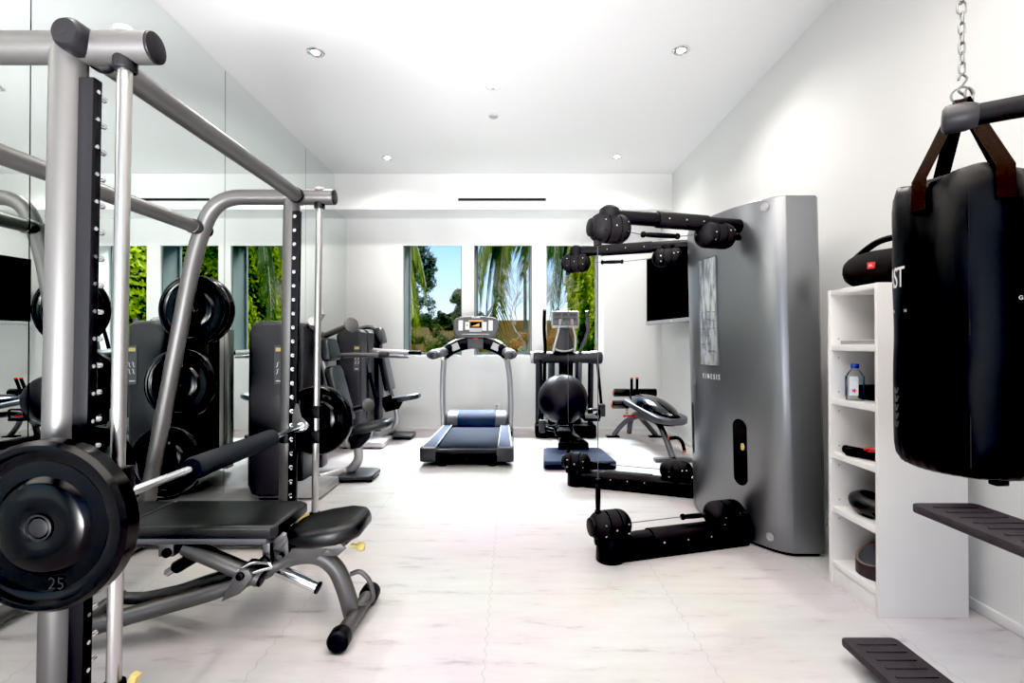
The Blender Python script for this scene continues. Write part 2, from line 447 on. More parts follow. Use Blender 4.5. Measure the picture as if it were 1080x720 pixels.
def tree(name, label, cat, base, h, blobs, n, size, leafm, barkm=None, group=None, branch=None, seed=1, trunk_r=.09):
    rnd = random.Random(seed)
    t = thing(name, label, cat, base, group)
    bb = B()
    for (dx, dy, dz, rx, ry, rz, w) in blobs:
        c = V(base) + V((dx, dy, dz)); leaf_cloud(bb.bm, c, (rx, ry, rz), int(n * w), size, rnd)
    obj('foliage', bb, leafm, t, smooth=False)
    tb = B().tube(smooth_path([V(base), V(base) + V((.05, 0, h * .3)), V(base) + V((-.05, .05, h * .6)), V(base) + V((0, 0, h * .9))], 3), [trunk_r * (1 - .07 * i) for i in range(10)], 8)
    for (dx, dy, dz, *_r) in blobs:
        a = V(base) + V((0, 0, min(h * .75, max(.3, dz * .6)))); tb.tube(smooth_path([a, a.lerp(V(base) + V((dx, dy, dz)), .5) + V((0, 0, -.1)), V(base) + V((dx, dy, dz))], 3), [.045, .04, .035, .03, .026, .02, .012], 6)
    obj('trunk', tb, barkm or M['bark'], t)
    return t

# hedge along the right-hand boundary
rnd = random.Random(3)
t = thing('clipped_hedge', 'tall dense bright green hedge along the right side of the garden', 'hedge', (3.1, 14, -.05))
def hz(y): return 5.3 + .25 * math.sin(y * 1.3) + .15 * math.sin(y * 3.1)
bb = B()
for _ in range(30000):
    y = 7.6 + 14.4 * rnd.random() ** 1.35; z = -.05 + rnd.random() * (hz(y) + .05)
    x = 2.56 + .10 * math.sin(y * 2.3 + z) + .06 * math.sin(z * 4 + y * 5) - abs(rnd.gauss(0, .06))
    p = V((x, y, z)); nrm = V((-1 + rnd.gauss(0, .6), rnd.gauss(0, .8), .5 + rnd.gauss(0, .7))).normalized()
    u = nrm.cross(V((rnd.gauss(0, 1), rnd.gauss(0, 1), rnd.gauss(0, 1)))).normalized(); w = nrm.cross(u)
    s = .055 * (.6 + .8 * rnd.random()) * (1 + .05 * (y - 8))
    bb.bm.faces.new([bb.bm.verts.new(p + q) for q in (u * s, w * s * .55, -u * s, -w * s * .55)])
obj('foliage', bb, M['leaf_hedge'], t, smooth=False)
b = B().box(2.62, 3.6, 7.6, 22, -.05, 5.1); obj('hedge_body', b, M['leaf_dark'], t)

# garden wall at the far end
b = B().box(-14, 2.2, 17.5, 17.75, -.05, 1.95).box(-14, 2.2, 17.46, 17.79, 1.95, 2.03, .01)
w = struct('wall_garden', b, M['tan'])

def palm(base, h, fronds, lean, leafm, label, seed, tr=.085, ks=1.0):
    rnd = random.Random(seed); base = V(base)
    t = thing('palm_tree', label, 'palm', base, 'palms outside the back windows')
    top = base + V((lean[0], lean[1], h))
    pts = smooth_path([base, base.lerp(top, .5) + V((-.06 * lean[0], 0, 0)), top], 6)
    b = B().tube(pts, [tr - .001 * i for i in range(len(pts))], 10); obj('trunk', b, M['palmbark'], t)
    st = B(); lf = B()
    for (az, up, droop, L) in fronds:
        d = V((math.sin(az), math.cos(az), 0)); pts = []
        for k in range(9):
            s = k / 8
            pts.append(top + d * (L * (.80 * s - .22 * s * s * droop)) + V((0, 0, L * (up * s - droop * s * s))))
        pts = smooth_path(pts, 2); n = len(pts)
        st.tube(pts, [.024 * (1 - .85 * i / n) for i in range(n)], 6)
        for i in range(2, n - 1):
            tn = (pts[i + 1] - pts[i]).normalized(); side = tn.cross(V((0, 0, 1)))
            side = side.normalized() if side.length > .05 else V((1, 0, 0))
            for sgn in (-1, 1):
                for sub in range(5):
                    p = pts[i].lerp(pts[i + 1], sub / 5 + rnd.random() * .2)
                    ll = .62 * ks * (1 - .55 * abs(i / n - .4)) * (.85 + .3 * rnd.random())
                    dr = (side * sgn * (.55 + .25 * rnd.random()) + tn * .35 + V((0, 0, -.75 - .4 * rnd.random()))).normalized()
                    wv = tn * .027 * ks
                    a, m_, e = p, p + dr * ll * .5 + V((0, 0, .03 * ks)), p + dr * ll + V((0, 0, -.08 * ks))
                    bm = lf.bm
                    v = [bm.verts.new(q) for q in (a - wv * .6, a + wv * .6, m_ + wv, m_ - wv, e)]
                    bm.faces.new((v[0], v[1], v[2], v[3])); bm.faces.new((v[3], v[2], v[4]))
    s_ = obj('frond_stem', st, M['palmbark'], t); obj('leaflets', lf, leafm, t, smooth=False)
    return t
palm((.43, 16.0, -.05), 5.65, [(-1.57, .42, 1.40, 2.98), (-1.25, .50, 1.25, 3.40), (-1.9, .45, 1.35, 3.06), (-2.4, .30, 1.5, 2.55), (-1.4, .15, 1.6, 2.46), (-1.75, .25, 1.5, 2.72), (-2.1, .05, 1.6, 2.21), (1.5, .40, 1.2, 1.53), (2.4, .4, 1.2, 1.70), (.9, .5, 1.0, 2.72), (0, .7, .9, 3.40), (-.6, .7, 1.0, 3.57), (-1.6, .0, 1.5, 2.04), (3.0, .3, 1.5, 1.70)],
     (-.01, 0), M['leaf_palm'], 'palm with drooping sunlit fronds seen through the middle window', 4, .062, 1.65)
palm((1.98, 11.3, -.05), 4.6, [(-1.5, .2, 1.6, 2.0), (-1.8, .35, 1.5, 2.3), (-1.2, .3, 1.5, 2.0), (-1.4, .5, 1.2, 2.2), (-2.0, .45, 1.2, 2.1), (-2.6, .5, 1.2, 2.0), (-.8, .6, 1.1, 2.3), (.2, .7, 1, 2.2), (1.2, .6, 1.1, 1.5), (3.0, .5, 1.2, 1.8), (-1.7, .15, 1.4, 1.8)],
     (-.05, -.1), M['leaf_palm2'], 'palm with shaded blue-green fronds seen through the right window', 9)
palm((-2.55, 9.2, -.05), 3.5, [(1.5, .5, 1.2, 1.75), (2.1, .45, 1.4, 1.9), (1.75, .3, 1.4, 1.7), (-1.2, .6, 1.1, 1.9), (3.0, .5, 1.2, 1.5), (-2.4, .5, 1.2, 1.8), (-.2, .7, 1, 2.0), (1.8, .1, 1.6, 1.2)],
     (0, 0), M['leaf_palm'], 'palm whose yellow-green frond shows at the left edge of the left window', 12)
tree('garden_tree', 'tall loose grey-green tree filling the left half of the left window', 'tree', (-2.75, 12.2, -.05), 4.4,
     [(.0, 0, 3.6, .65, .6, .55, 1), (.35, .1, 2.9, .6, .5, .5, .9), (-.3, 0, 2.5, .7, .6, .6, 1), (.25, -.1, 2.1, .65, .5, .45, .8), (-.2, .1, 4.3, .6, .6, .5, .8), (-.9, 0, 3.3, .7, .6, .8, .9), (.3, 0, 1.6, .7, .4, .4, .6), (-.5, .1, 1.7, .6, .5, .6, .8), (.1, -.2, 4.0, .55, .5, .45, .8), (.45, .2, 3.4, .4, .4, .4, .5)],
     8000, .048, M['leaf_grey'], group='trees beyond the back windows', seed=11)
tree('garden_tree', 'smaller bushy tree below the blue sky at the right of the left window', 'tree', (-1.25, 12.6, -.05), 2.4,
     [(0, 0, 2.3, .34, .3, .36, .8), (-.3, 0, 1.85, .4, .3, .4, 1), (.3, 0, 1.75, .38, .3, .35, .9), (0, 0, 1.35, .6, .3, .35, .9)],
     5000, .045, M['leaf_grey'], group='trees beyond the back windows', seed=12)
# the leafless tree
rnd = random.Random(21)
base = V((.33, 12.8, -.05)); t = thing('bare_tree', 'thin leafless pale tree seen through the middle window', 'tree', base)
tb = B(); tw = B()
def grow(p, d, L, r, k):
    q = p + d * L
    (tb if k > 3 else tw).tube([p, p.lerp(q, .5) + V((rnd.gauss(0, .03), 0, 0)) * L, q], [r, r * .85, r * .65], 6 if k > 3 else 3, cap=False)
    if k == 0: return
    for j in range(3 if k > 3 else 4):
        e = (d + V((rnd.gauss(0, .42), rnd.gauss(0, .35), rnd.gauss(.12, .2)))).normalized()
        grow(p.lerp(q, .6 + .4 * rnd.random()), e, L * (.62 + .2 * rnd.random()), r * .58, k - 1)
grow(base, V((0, 0, 1)), 1.25, .040, 6)
obj('trunk', tb, M['palmbark'], t); obj('twigs', tw, M['palmbark'], t)
# shrubs in front of the garden wall
shr = [((-2.75, 13.6), .50, 1.5, 'leaf_tan', 'rusty brown shrub low in the left window, beside its left jamb'), ((-2.0, 13.4), .42, 1.55, 'leaf_mid', 'dark green shrub low in the middle of the left window'),
       ((-1.25, 13.7), .48, 1.6, 'leaf_tan', 'rusty shrub behind the left side of the treadmill console'), ((-.45, 13.6), .45, 1.6, 'leaf_mid', 'olive green shrub at the lower left of the middle window'),
       ((.28, 13.9), .42, 1.55, 'leaf_tan', 'rusty orange shrub at the lower right of the middle window'), ((.33, 11.9), .36, 1.15, 'leaf_pale', 'pale sage shrub low at the right of the middle window'), ((1.25, 13.8), .45, 1.6, 'leaf_tan', 'reddish shrub low in the right window beside the hedge')]
for i, ((x, y), r, h, lm, lab) in enumerate(shr):
    tree('garden_shrub', lab, 'shrub', (x, y, -.05), h * .7, [(0, 0, h * .62, r, r * .5, h * .40, 1), (.12, -.1, h * .45, r * .9, r * .5, h * .42, .8)], 4200, .045, M[lm], group='shrubs along the garden wall', seed=40 + i, trunk_r=.03)
# ------------------------------------------------------------------ the smith machine at the left
YN, YFR = 1.39, 2.80
SL = .0125
def lean(x, z): return x - SL * (1.99 - z)
smith = thing('smith_machine', 'silver smith machine frame with guide rods and a padded bar, standing against the mirror', 'smith machine', (-1.6, 2.1, 0))
# crossed top arches with rear legs, rods, uprights, pin strips at both ends
for k, y in enumerate((YN, YFR)):
    inn = 1 if k == 0 else -1                      # towards the middle of the machine
    pts = bend([(-1.014, y, 1.99), (-1.69, y, 1.99), (-1.80, y, 1.70), (-2.105, y, .06)], .26, 8)
    arch = obj('arch_frame', B().tube(pts, .043, 20), M['silver'], smith)
    obj('end_cap', B().cyl((-1.0141, y, 1.99), (-1.006, y, 1.99), .0425, 24, .003), M['black'], arch)
    up = B().tube([(lean(-1.253, .02), y, .02), (-1.253, y, 1.975)], .0425, 24, rb=.045)
    post = obj('upright', up, M['silver'], smith)
    obj('foot_bar', B().tube([(-1.02, y, .055), (-2.12, y, .055)], .043, 18), M['silver'], smith)
    # pin strip with peg pins
    x0, x1 = -1.213, -1.170
    y0, y1 = y - .016, y + .016
    if k == 1: y0, y1 = y - .05, y - .018; x0, x1 = -1.228, -1.186
    st = B()
    o2 = [(lean(x0, .06), .06), (lean(x1, .06), .06), (lean(x1, 1.90), 1.90), (lean(x0, 1.90), 1.90)]
    st.prism(o2, y1, Matrix(((1, 0, 0, 0), (0, 0, 1, 0), (0, 1, 0, 0), (0, 0, 0, 1))), .003, 2, y0)
    strip = obj('pin_strip', st, M['black'], smith)
    z = 1.865
    while z > .15:
        xc = lean((x0 + x1) / 2, z)
        q = B()
        if k == 0:
            q.cyl((xc, y1 - .004, z), (xc, y1 + .036, z), .0085, 10, .002)
            q.cyl((lean(x1, z) - .002, y, z), (lean(x1, z) + .003, y, z), .006, 8)
        else:
            q.cyl((xc - .004, y0 + .003, z + .002), (xc + .010, y0 - .030, z - .004), .0075, 10, .002, .0065)
            q.cyl((xc - .004, y0 + .002, z + .002), (xc - .004, y0 - .004, z + .002), .0105, 12)
        obj('pin', q, M['chrome'], strip)
        z -= .0775
    # guide rod with its ferrules and rubber stop
    g = B().tube([(lean(-1.095, .06), y, .06), (-1.095, y, 1.975)], .0185, 18)
    rod = obj('guide_rod', g, M['brushed'], smith)
    xz = lean(-1.095, .19)
    obj('ferrule', B().cyl((-1.095, y, 1.925), (-1.095, y, 1.965), .030, 20, .004), M['black'], rod)
    obj('ferrule', B().cyl((-1.095, y, 2.030), (-1.095, y, 2.044), .028, 20, .003), M['silver_lt'], rod)
    obj('rubber_stop', B().cyl((xz, y, .155), (xz, y, .205), .029, 20, .004), M['black'], rod)
    # yellow lever at the foot
    yl = B()
    if k == 0: yl.prism([(-1.135, .10), (-1.09, .10), (-1.045, .226), (-1.064, .230), (-1.095, .160), (-1.135, .130)], 1.402, Matrix(((1, 0, 0, 0), (0, 0, 1, 0), (0, 1, 0, 0), (0, 0, 0, 1))), .003, 2, 1.378)
    else: yl.prism([(-1.30, .09), (-1.24, .09), (-1.135, .185), (-1.16, .20), (-1.30, .13)], 2.812, Matrix(((1, 0, 0, 0), (0, 0, 1, 0), (0, 1, 0, 0), (0, 0, 0, 1))), .003, 2, 2.788)
    obj('foot_lever', yl, M['yellow'], smith)
b = B().prism([(-1.297, .675), (-1.199, .675), (-1.199, .735), (-1.297, .735)], .004, Matrix(((1, 0, 0, 0), (0, 0, 1, 2.745), (0, 1, 0, 0), (0, 0, 0, 1))), .001)
b = B().lathe([(.0435, .60), (.0465, .602), (.0465, .648), (.0435, .65)], axis_matrix((lean(-1.253, 0), YFR, 0), (SL, 0, 1)), 24)
dec = obj('position_decal', b, M['black'], smith)
# long tubes
lt = B().tube([(-1.205, YN - .065, 1.995), (-1.205, YFR + .02, 1.985)], .038, 22)
t1 = obj('top_rail', lt, M['silver'], smith)
cap = B().tube([(-1.205, YN - .072, 1.995), (-1.205, YN - .06, 1.995), (-1.205, YN - .02, 1.995)], [.034, .043, .0455], 22)
obj('rail_cap', cap, M['black'], t1)
obj('joint_ring', B().cyl((-1.205, YN + .046, 1.994), (-1.205, YN + .066, 1.994), .0425, 22, .003), M['black'], t1)
obj('joint_ring', B().cyl((-1.205, YFR - .075, 1.985), (-1.205, YFR - .046, 1.985), .0425, 22, .003), M['black'], t1)
t2 = obj('rear_rail', B().tube([(-1.772, YN + .02, 1.81), (-1.772, YFR - .02, 1.81)], .036, 22), M['silver'], smith)
obj('joint_ring', B().cyl((-1.772, YFR - .08, 1.81), (-1.772, YFR - .03, 1.81), .041, 22, .003), M['shroud'], t2)
obj('rail_cap', B().cyl((-1.772, YFR + .036, 1.81), (-1.772, YFR + .062, 1.81), .041, 22, .008), M['black'], t2)
obj('rear_floor_tube', B().tube([(-2.075, YN, .055), (-2.075, YFR, .055)], .036, 18), M['silver'], smith)
# storage pegs on the far leg
def legx(z): return -1.80 - (1.70 - z) * .186
PEG = (1.357, .92, .465)
for z in PEG:
    obj('storage_peg', B().cyl((legx(z), YFR + .03, z), (legx(z), YFR + .25, z), .024, 18, .003), M['chrome'], smith)
# the captive bar
ZB, XB = .702, -1.160
bar_ends = ((1.2095, 1.335), (2.915, 3.03))
bar = obj('lifting_bar', B().cyl((XB, 1.214, ZB), (XB, 3.07, ZB), .0145, 20, .002), M['chrome'], smith)
obj('bar_pad', B().lathe([(.0150, 0), (.036, 0), (.041, .006), (.042, .02), (.042, .57), (.041, .584), (.036, .59), (.0150, .59)], axis_matrix((XB, 1.79, ZB), (0, 1, 0)), 28), M['foam'], bar)
for k, y in enumerate((YN, YFR)):
    s = -1 if k else 1
    xr = lean(-1.095, ZB)
    cr = B().box(xr - .030, xr + .030, y - .030, y + .030, ZB + .035, ZB + .105, .006).box(xr - .030, xr + .030, y - .030, y + .030, ZB - .105, ZB - .035, .006)
    cr.box(xr - .026, xr - .0195, y - .026, y + .026, ZB - .036, ZB + .036)
    obj('carriage', cr, M['black'], smith)
    hk = B().prism([(-.055, -.035), (.012, -.032), (.018, .03), (-.004, .05), (-.02, .12), (-.034, .125), (-.055, .05)], .008, Matrix(((1, 0, 0, XB - .0), (0, 0, 1, y + s * .075), (0, 1, 0, ZB), (0, 0, 0, 1))), .002)
    obj('safety_hook', hk, M['silver'], bar)
    obj('bar_collar', B().lathe([(.015, 0), (.026, 0), (.029, .004), (.029, .026), (.022, .034), (.022, .05), (.015, .05)], axis_matrix((XB, y + s * .035, ZB), (0, s, 0)), 22), M['chrome'], bar)

for k, (ya, yb) in enumerate(bar_ends):
    obj('bar_sleeve', B().cyl((XB, ya, ZB), (XB, yb, ZB), .0245, 28, .003), M['black'], bar)
# ------------------------------------------------------------------ weight plates (axis along local +Z = towards the viewer)
def plate_profile(r, th):
    return [(.0255, .006), (.0255, th * .5), (.0255, th - .006), (.030, th - .003), (.106, th - .003), (.111, th - .006), (.122, th - .016), (.160, th - .016), (.165, th - .012), (r * .87, th - .010), (r * .885, th - .001), (r * .905, th),
            (r * .955, th), (r, th - .012), (r, .012), (r * .955, 0), (r * .905, 0), (r * .87, .010), (.165, .012), (.122, .016), (.106, .003), (.030, .003), (.0255, .006)]
def weight_plate(label, loc, r, th, group, face=-1, number=None):
    t = thing('weight_plate', label, 'weight plate', loc, group, local=True)
    mx = axis_matrix((0, 0, 0), (0, face, 0))
    obj('plate_body', B().lathe(plate_profile(r, th), mx, 64), M['rubber'], t)
    obj('hub_ring', B().lathe([(.0256, th - .004), (.029, th + .001), (.033, th - .001), (.033, th - .004)], mx, 28), M['black'], t)
    if number:
        bm = text_bm(number, .042, .0012, 1.0)
        ang = math.radians(12)
        m = mx @ Matrix.Rotation(ang, 4, 'Z')
        q = B(); q.bm.free(); q.bm = bm
        # upright on the lower part of the face
        rot = Matrix(((1, 0, 0, .035), (0, 0, -1, -(th - .0142)), (0, 1, 0, -.142), (0, 0, 0, 1)))
        bmesh.ops.transform(bm, matrix=rot, verts=bm.verts)
        obj('number_mark', q, M['black'], t)
    return t
RP = .2055
weight_plate('large black weight plate on the near end of the bar, closest to the camera', (XB, 1.270, ZB), .212, .062, 'weight plates on the smith machine bar', number='25')
weight_plate('large black weight plate on the far end of the bar, behind the guide rod', (XB, 2.98, ZB), RP, .055, 'weight plates on the smith machine bar')
gp = 'weight plates stored on the leg of the smith machine'
weight_plate('topmost stored black weight plate, the front one of the top pair', (legx(PEG[0]), 2.915, PEG[0]), RP, .045, gp)
weight_plate('stored black weight plate right behind the topmost one', (legx(PEG[0]), 2.966, PEG[0]), RP, .045, gp)
weight_plate('black weight plate on the middle storage peg of the leg', (legx(PEG[1]), 2.935, PEG[1]), RP, .066, gp)
weight_plate('lowest stored black weight plate, nearest the floor by the mirror', (legx(PEG[2]), 2.935, PEG[2]), RP, .062, gp)

# ------------------------------------------------------------------ adjustable bench
YC = 2.03
bench = thing('weight_bench', 'adjustable black padded bench with a silver arched frame under the bar', 'bench', (-1.2, YC, 0))
XZ = Matrix(((1, 0, 0, 0), (0, 0, 1, 0), (0, 1, 0, 0), (0, 0, 0, 1)))
def pad(b, outline, z0, z1, bev, mx=None): b.prism(outline, z1, mx, bev, 4, z0)
zt = .467
b = B(); pad(b, bend_o if False else [(-1.475, YC - .165), (-.915, YC - .160), (-.893, YC - .140), (-.893, YC + .125), (-.925, YC + .150), (-1.475, YC + .150)], zt - .055, zt, .016)
obj('back_pad', b, M['leather'], bench)
b = B(); pad(b, [(-1.99, YC - .14), (-1.96, YC - .160), (-1.483, YC - .165), (-1.483, YC + .150), (-1.96, YC + .150), (-1.99, YC + .13)], zt - .055, zt - .002, .016)
obj('head_pad', b, M['leather'], bench)
b = B().prism([(-1.90, YC - .14), (-.94, YC - .14), (-.93, YC - .12), (-.93, YC + .12), (-.94, YC + .135), (-1.90, YC + .135)], zt - .056, None, .006, 2, zt - .082)
obj('pad_tray', b, M['steel'], bench)
# seat, tilted up at its front
sm = Matrix.Translation((-.890, YC, .345)) @ Matrix.Rotation(math.radians(-9), 4, 'Y')
out = [(.0, -.06), (.03, -.115), (.12, -.150), (.22, -.150), (.285, -.115), (.305, -.085), (.305, .06), (.285, .10), (.22, .145), (.12, .150), (.03, .12), (.0, .06)]
b = B().prism(out, .075, sm, .030, 5, 0)
obj('seat', b, M['leather'], bench)
b = B().prism([(-.875, .345), (-.70, .375), (-.66, .34), (-.70, .305), (-.735, .335), (-.80, .28), (-.90, .30)], YC - .055, XZ, .003, 2, YC - .062)
b.prism([(-.875, .345), (-.70, .375), (-.66, .34), (-.70, .305), (-.735, .335), (-.80, .28), (-.90, .30)], YC + .062, XZ, .003, 2, YC + .055)
b.box(-.86, -.70, YC - .055, YC + .055, .305, .345, .004)
obj('seat_bracket', b, M['silver'], bench)
obj('adjust_knob', B().lathe([(0, 0), (.010, 0), (.008, .02), (.016, .03), (.019, .045), (.014, .056), (0, .058)], axis_matrix((-.655, YC - .02, .335), (1, 0, -.1)), 18), M['yellow'], bench)
# frame: main arched tube, wishbone legs, foot bars
mainp = smooth_path([(-1.02, YC, .222), (-.95, YC, .262), (-.87, YC, .287), (-.79, YC, .283), (-.725, YC, .235), (-.685, YC, .15), (-.655, YC, .045)], 5)
b = B().tube(mainp, .036, 18, rb=.030, up=(0, 0, 1))
b.tube(smooth_path([(-1.72, YC - .18, .05), (-1.42, YC - .15, .132), (-1.15, YC - .08, .188), (-.98, YC - .01, .245), (-.9, YC, .285)], 5), .032, 16)
obj('main_frame', b, M['silver'], bench)
b = B().tube(smooth_path([(-1.00, YC + .02, .235), (-1.25, YC + .06, .165), (-1.42, YC + .09, .10), (-1.60, YC + .12, .05)], 5), .025, 16)
b.tube([(-1.72, YC - .20, .045), (-1.72, YC + .15, .045)], .030, 16)
b.tube([(-1.60, YC + .12, .05), (-1.72, YC + .13, .045)], .025, 16)
obj('rear_frame', b, M['silver'], bench)
b = B().tube([(-.648, YC - .165, .048), (-.632, YC + .165, .048)], .030, 18)
fb = obj('foot_bar', b, M['silver'], bench)
for s in (-1, 1):
    c = V((-.640 + s * .008, YC + s * .15, .046))
    q = B().lathe([(.0, 0), (.034, 0), (.041, .006), (.042, .05), (.036, .066), (.031, .072)], axis_matrix(c + V((0, s * .05, 0)), (0, -s, 0)), 24)
    f = obj('rubber_foot', q, M['black'], fb)
b = B().tube(bend([(-.662, YC, .21), (-.625, YC, .225), (-.585, YC, .19), (-.565, YC, .11), (-.600, YC, .085), (-.635, YC, .085)], .03, 5), .0095, 12)
obj('carry_handle', b, M['silver'], bench)
# gas cylinder, sleeve and linkage
d0, d1 = V((-1.275, YC - .10, .365)), V((-.985, YC - .09, .235))
b = B().cyl(d0, d1, .034, 24, .005); cyl_ = obj('adjust_cylinder', b, M['silver'], bench)
b = B().cyl(d1, d1 + (d1 - d0).normalized() * .012, .030, 20, .003); obj('cylinder_end', b, M['black'], cyl_)
dd = (d1 - d0).normalized()
b = B().cyl(d0 - dd * .05, d0 + dd * .0, .022, 18, .003); obj('cylinder_end', b, M['black'], cyl_)
e0, e1 = V((-1.0, YC - .0, .245)), V((-.79, YC - .02, .165))
b = B().cyl(e0, e1, .024, 20, .003); ch = obj('chrome_sleeve', b, M['chrome'], bench)
b = B().cyl(e1 - (e1 - e0).normalized() * .003, e1 + (e1 - e0).normalized() * .008, .0245, 20, .003); obj('sleeve_cap', b, M['black'], ch)
f0, f1 = V((-1.27, YC + .03, .30)), V((-1.42, YC + .06, .21))
b = B().cyl(f0, f1, .026, 18, .004); gs = obj('damper', b, M['shroud'], bench)
b = B().cyl(f1, f1 + (f1 - f0).normalized() * .05, .016, 14); obj('damper_rod', b, M['chrome'], gs)
b = B().box(-1.36, -1.30, YC - .13, YC - .07, .335, zt - .08, .004)
obj('pad_bracket', b, M['silver'], bench)
obj('pad_bracket', B().box(-.995, -.965, YC - .06, YC - .02, .26, zt - .08, .003), M['silver'], bench)
b = B().prism([(-1.11, .17), (-1.04, .20), (-.99, .262), (-1.005, .292), (-1.04, .296), (-1.062, .272)], YC - .045, XZ, .004, 2, YC - .145)
obj('link_plate', b, M['silver'], bench)
b = B().cyl((-1.035, YC - .155, .27), (-1.035, YC - .135, .27), .016, 14, .003).cyl((-1.325, YC - .14, .352), (-1.325, YC - .12, .352), .018, 14, .003).cyl((-.985, YC - .075, .29), (-.985, YC - .01, .29), .020, 14, .004).cyl((-1.18, YC + .05, .355), (-1.18, YC + .14, .355), .018, 14, .004)
obj('pivot_bolt', b, M['black'], bench)
b = B().prism([(-.955, .335), (-.93, .33), (-.865, .405), (-.88, .42)], YC - .05, XZ, .003, 2, YC - .058)
b.tube([(-.93, YC - .055, .30), (-.93, YC + .055, .30)], .012, 12).prism([(-.965, .28), (-.90, .28), (-.91, .39), (-.94, .40), (-.97, .385)], YC + .03, XZ, .004, 2, YC - .03)
obj('seat_hinge', b, M['silver'], bench)
b = B().tube(bend([(-1.05, YC - .13, .285), (-1.0, YC - .13, .315), (-.93, YC - .13, .312), (-.92, YC - .13, .295), (-.965, YC - .13, .285), (-1.03, YC - .13, .262)], .02, 4), .006, 10)
obj('pull_lever', b, M['chrome'], bench)
# ------------------------------------------------------------------ cable wall machine
SH = .020
kin = thing('cable_machine', 'tall curved satin grey cable machine with four black pulley arms, standing by the right wall', 'cable machine', (1.5, 3.28, 0))
face = smooth_path([(1.53, 2.672, 0), (1.475, 2.70, 0), (1.405, 2.79, 0), (1.335, 2.95, 0), (1.285, 3.15, 0), (1.272, 3.30, 0), (1.285, 3.45, 0), (1.335, 3.64, 0), (1.42, 3.82, 0), (1.50, 3.89, 0), (1.56, 3.90, 0)], 4)
outline = [(p.x, p.y) for p in face] + [(1.68, 3.90), (1.715, 3.87), (1.72, 3.80), (1.72, 2.76), (1.715, 2.70), (1.69, 2.672)]
def shear(b, s=SH):
    for v in b.bm.verts: v.co.x -= s * v.co.z
    return b
def facex(y, z=0):
    for p, q in zip(face, face[1:]):
        if min(p.y, q.y) <= y <= max(p.y, q.y) and abs(q.y - p.y) > 1e-6:
            return p.x + (q.x - p.x) * (y - p.y) / (q.y - p.y) - SH * z
    return face[0].x - SH * z
b = shear(B().prism(outline, 1.965, None, .010, 3, .018)); body = obj('body_panel', b, M['kin'], kin, ang=30)
b = B().prism([(x + (.02 if x < 1.6 else -.02), y + (.02 if y < 3.28 else -.02)) for x, y in outline], .022, None, 0, 1, 0); obj('plinth', b, M['black'], kin)
def on_face(y, z, off=.002):
    return V((facex(y, z) - off, y, z))
def face_patch(ys, z0, z1, off):
    "closed thin sheet following the curved face"
    b = B()
    n = len(ys)
    A = [[b.bm.verts.new(on_face(y, z, o)) for y in ys] for z in (z0, z1) for o in (off, -.004)]
    f0, k0, f1, k1 = A
    for i in range(n - 1):
        b.bm.faces.new((f0[i], f0[i + 1], f1[i + 1], f1[i]))
        b.bm.faces.new((f0[i], k0[i], k0[i + 1], f0[i + 1])); b.bm.faces.new((f1[i], f1[i + 1], k1[i + 1], k1[i]))
    b.bm.faces.new((f0[0], f1[0], k1[0], k0[0])); b.bm.faces.new((f0[-1], k0[-1], k1[-1], f1[-1]))
    bmesh.ops.recalc_face_normals(b.bm, faces=b.bm.faces[:])
    return b
def placard_material():
    m, t, p = nt('silvery_exercise_chart'); N = t.nodes.new; L = t.links.new
    tc = N('ShaderNodeTexCoord'); mp = N('ShaderNodeMapping'); mp.inputs['Scale'].default_value = (1, 22, 5); L(tc.outputs['Object'], mp.inputs[0])
    n = N('ShaderNodeTexNoise'); n.inputs['Scale'].default_value = 1.6; n.inputs['Detail'].default_value = 6; L(mp.outputs[0], n.inputs['Vector'])
    r = N('ShaderNodeValToRGB'); e = r.color_ramp.elements; e[0].position = .38; e[0].color = (.30, .33, .38, 1); e[1].position = .6; e[1].color = (.80, .82, .82, 1)
    L(n.outputs['Fac'], r.inputs[0]); L(r.outputs[0], p.inputs['Base Color']); p.inputs['Metallic'].default_value = .6; p.inputs['Roughness'].default_value = .2
    return m
ys = [3.06 + i * (.20 / 10) for i in range(11)]
pl = obj('exercise_chart', face_patch(ys, 1.02, 1.705, .004), placard_material(), kin, smooth=False)
b = B()
for yy in (ys[0], ys[-1]):
    b.tube([on_face(yy, 1.02, .005), on_face(yy, 1.705, .005)], .003, 6)
for zz in (1.02, 1.705): b.tube([on_face(y, zz, .005) for y in ys], .003, 6)
obj('chart_border', b, M['steel'], pl)
rnd = random.Random(5)
for zi in range(7):
    for yi in range(3):
        y = 3.078 + yi * .055 + rnd.random() * .015; z = 1.05 + zi * .05 + rnd.random() * .012
        if rnd.random() < .75: obj('chart_figure', B().tube([on_face(y, z, .0052), on_face(y + .02 + .02 * rnd.random(), z + .002, .0052)], .0025, 5), M['shroud'], pl)
# lettering
bm = text_bm('KINESIS', .046, .0006, 1.75, True)
for v in bm.verts:
    y = 3.14 - v.co.x * .72; z = .948 + v.co.y
    v.co = on_face(y, z, .0042 + v.co.z)
q = B(); q.bm.free(); q.bm = bm; obj('lettering', q, M['ink'], kin, smooth=False)
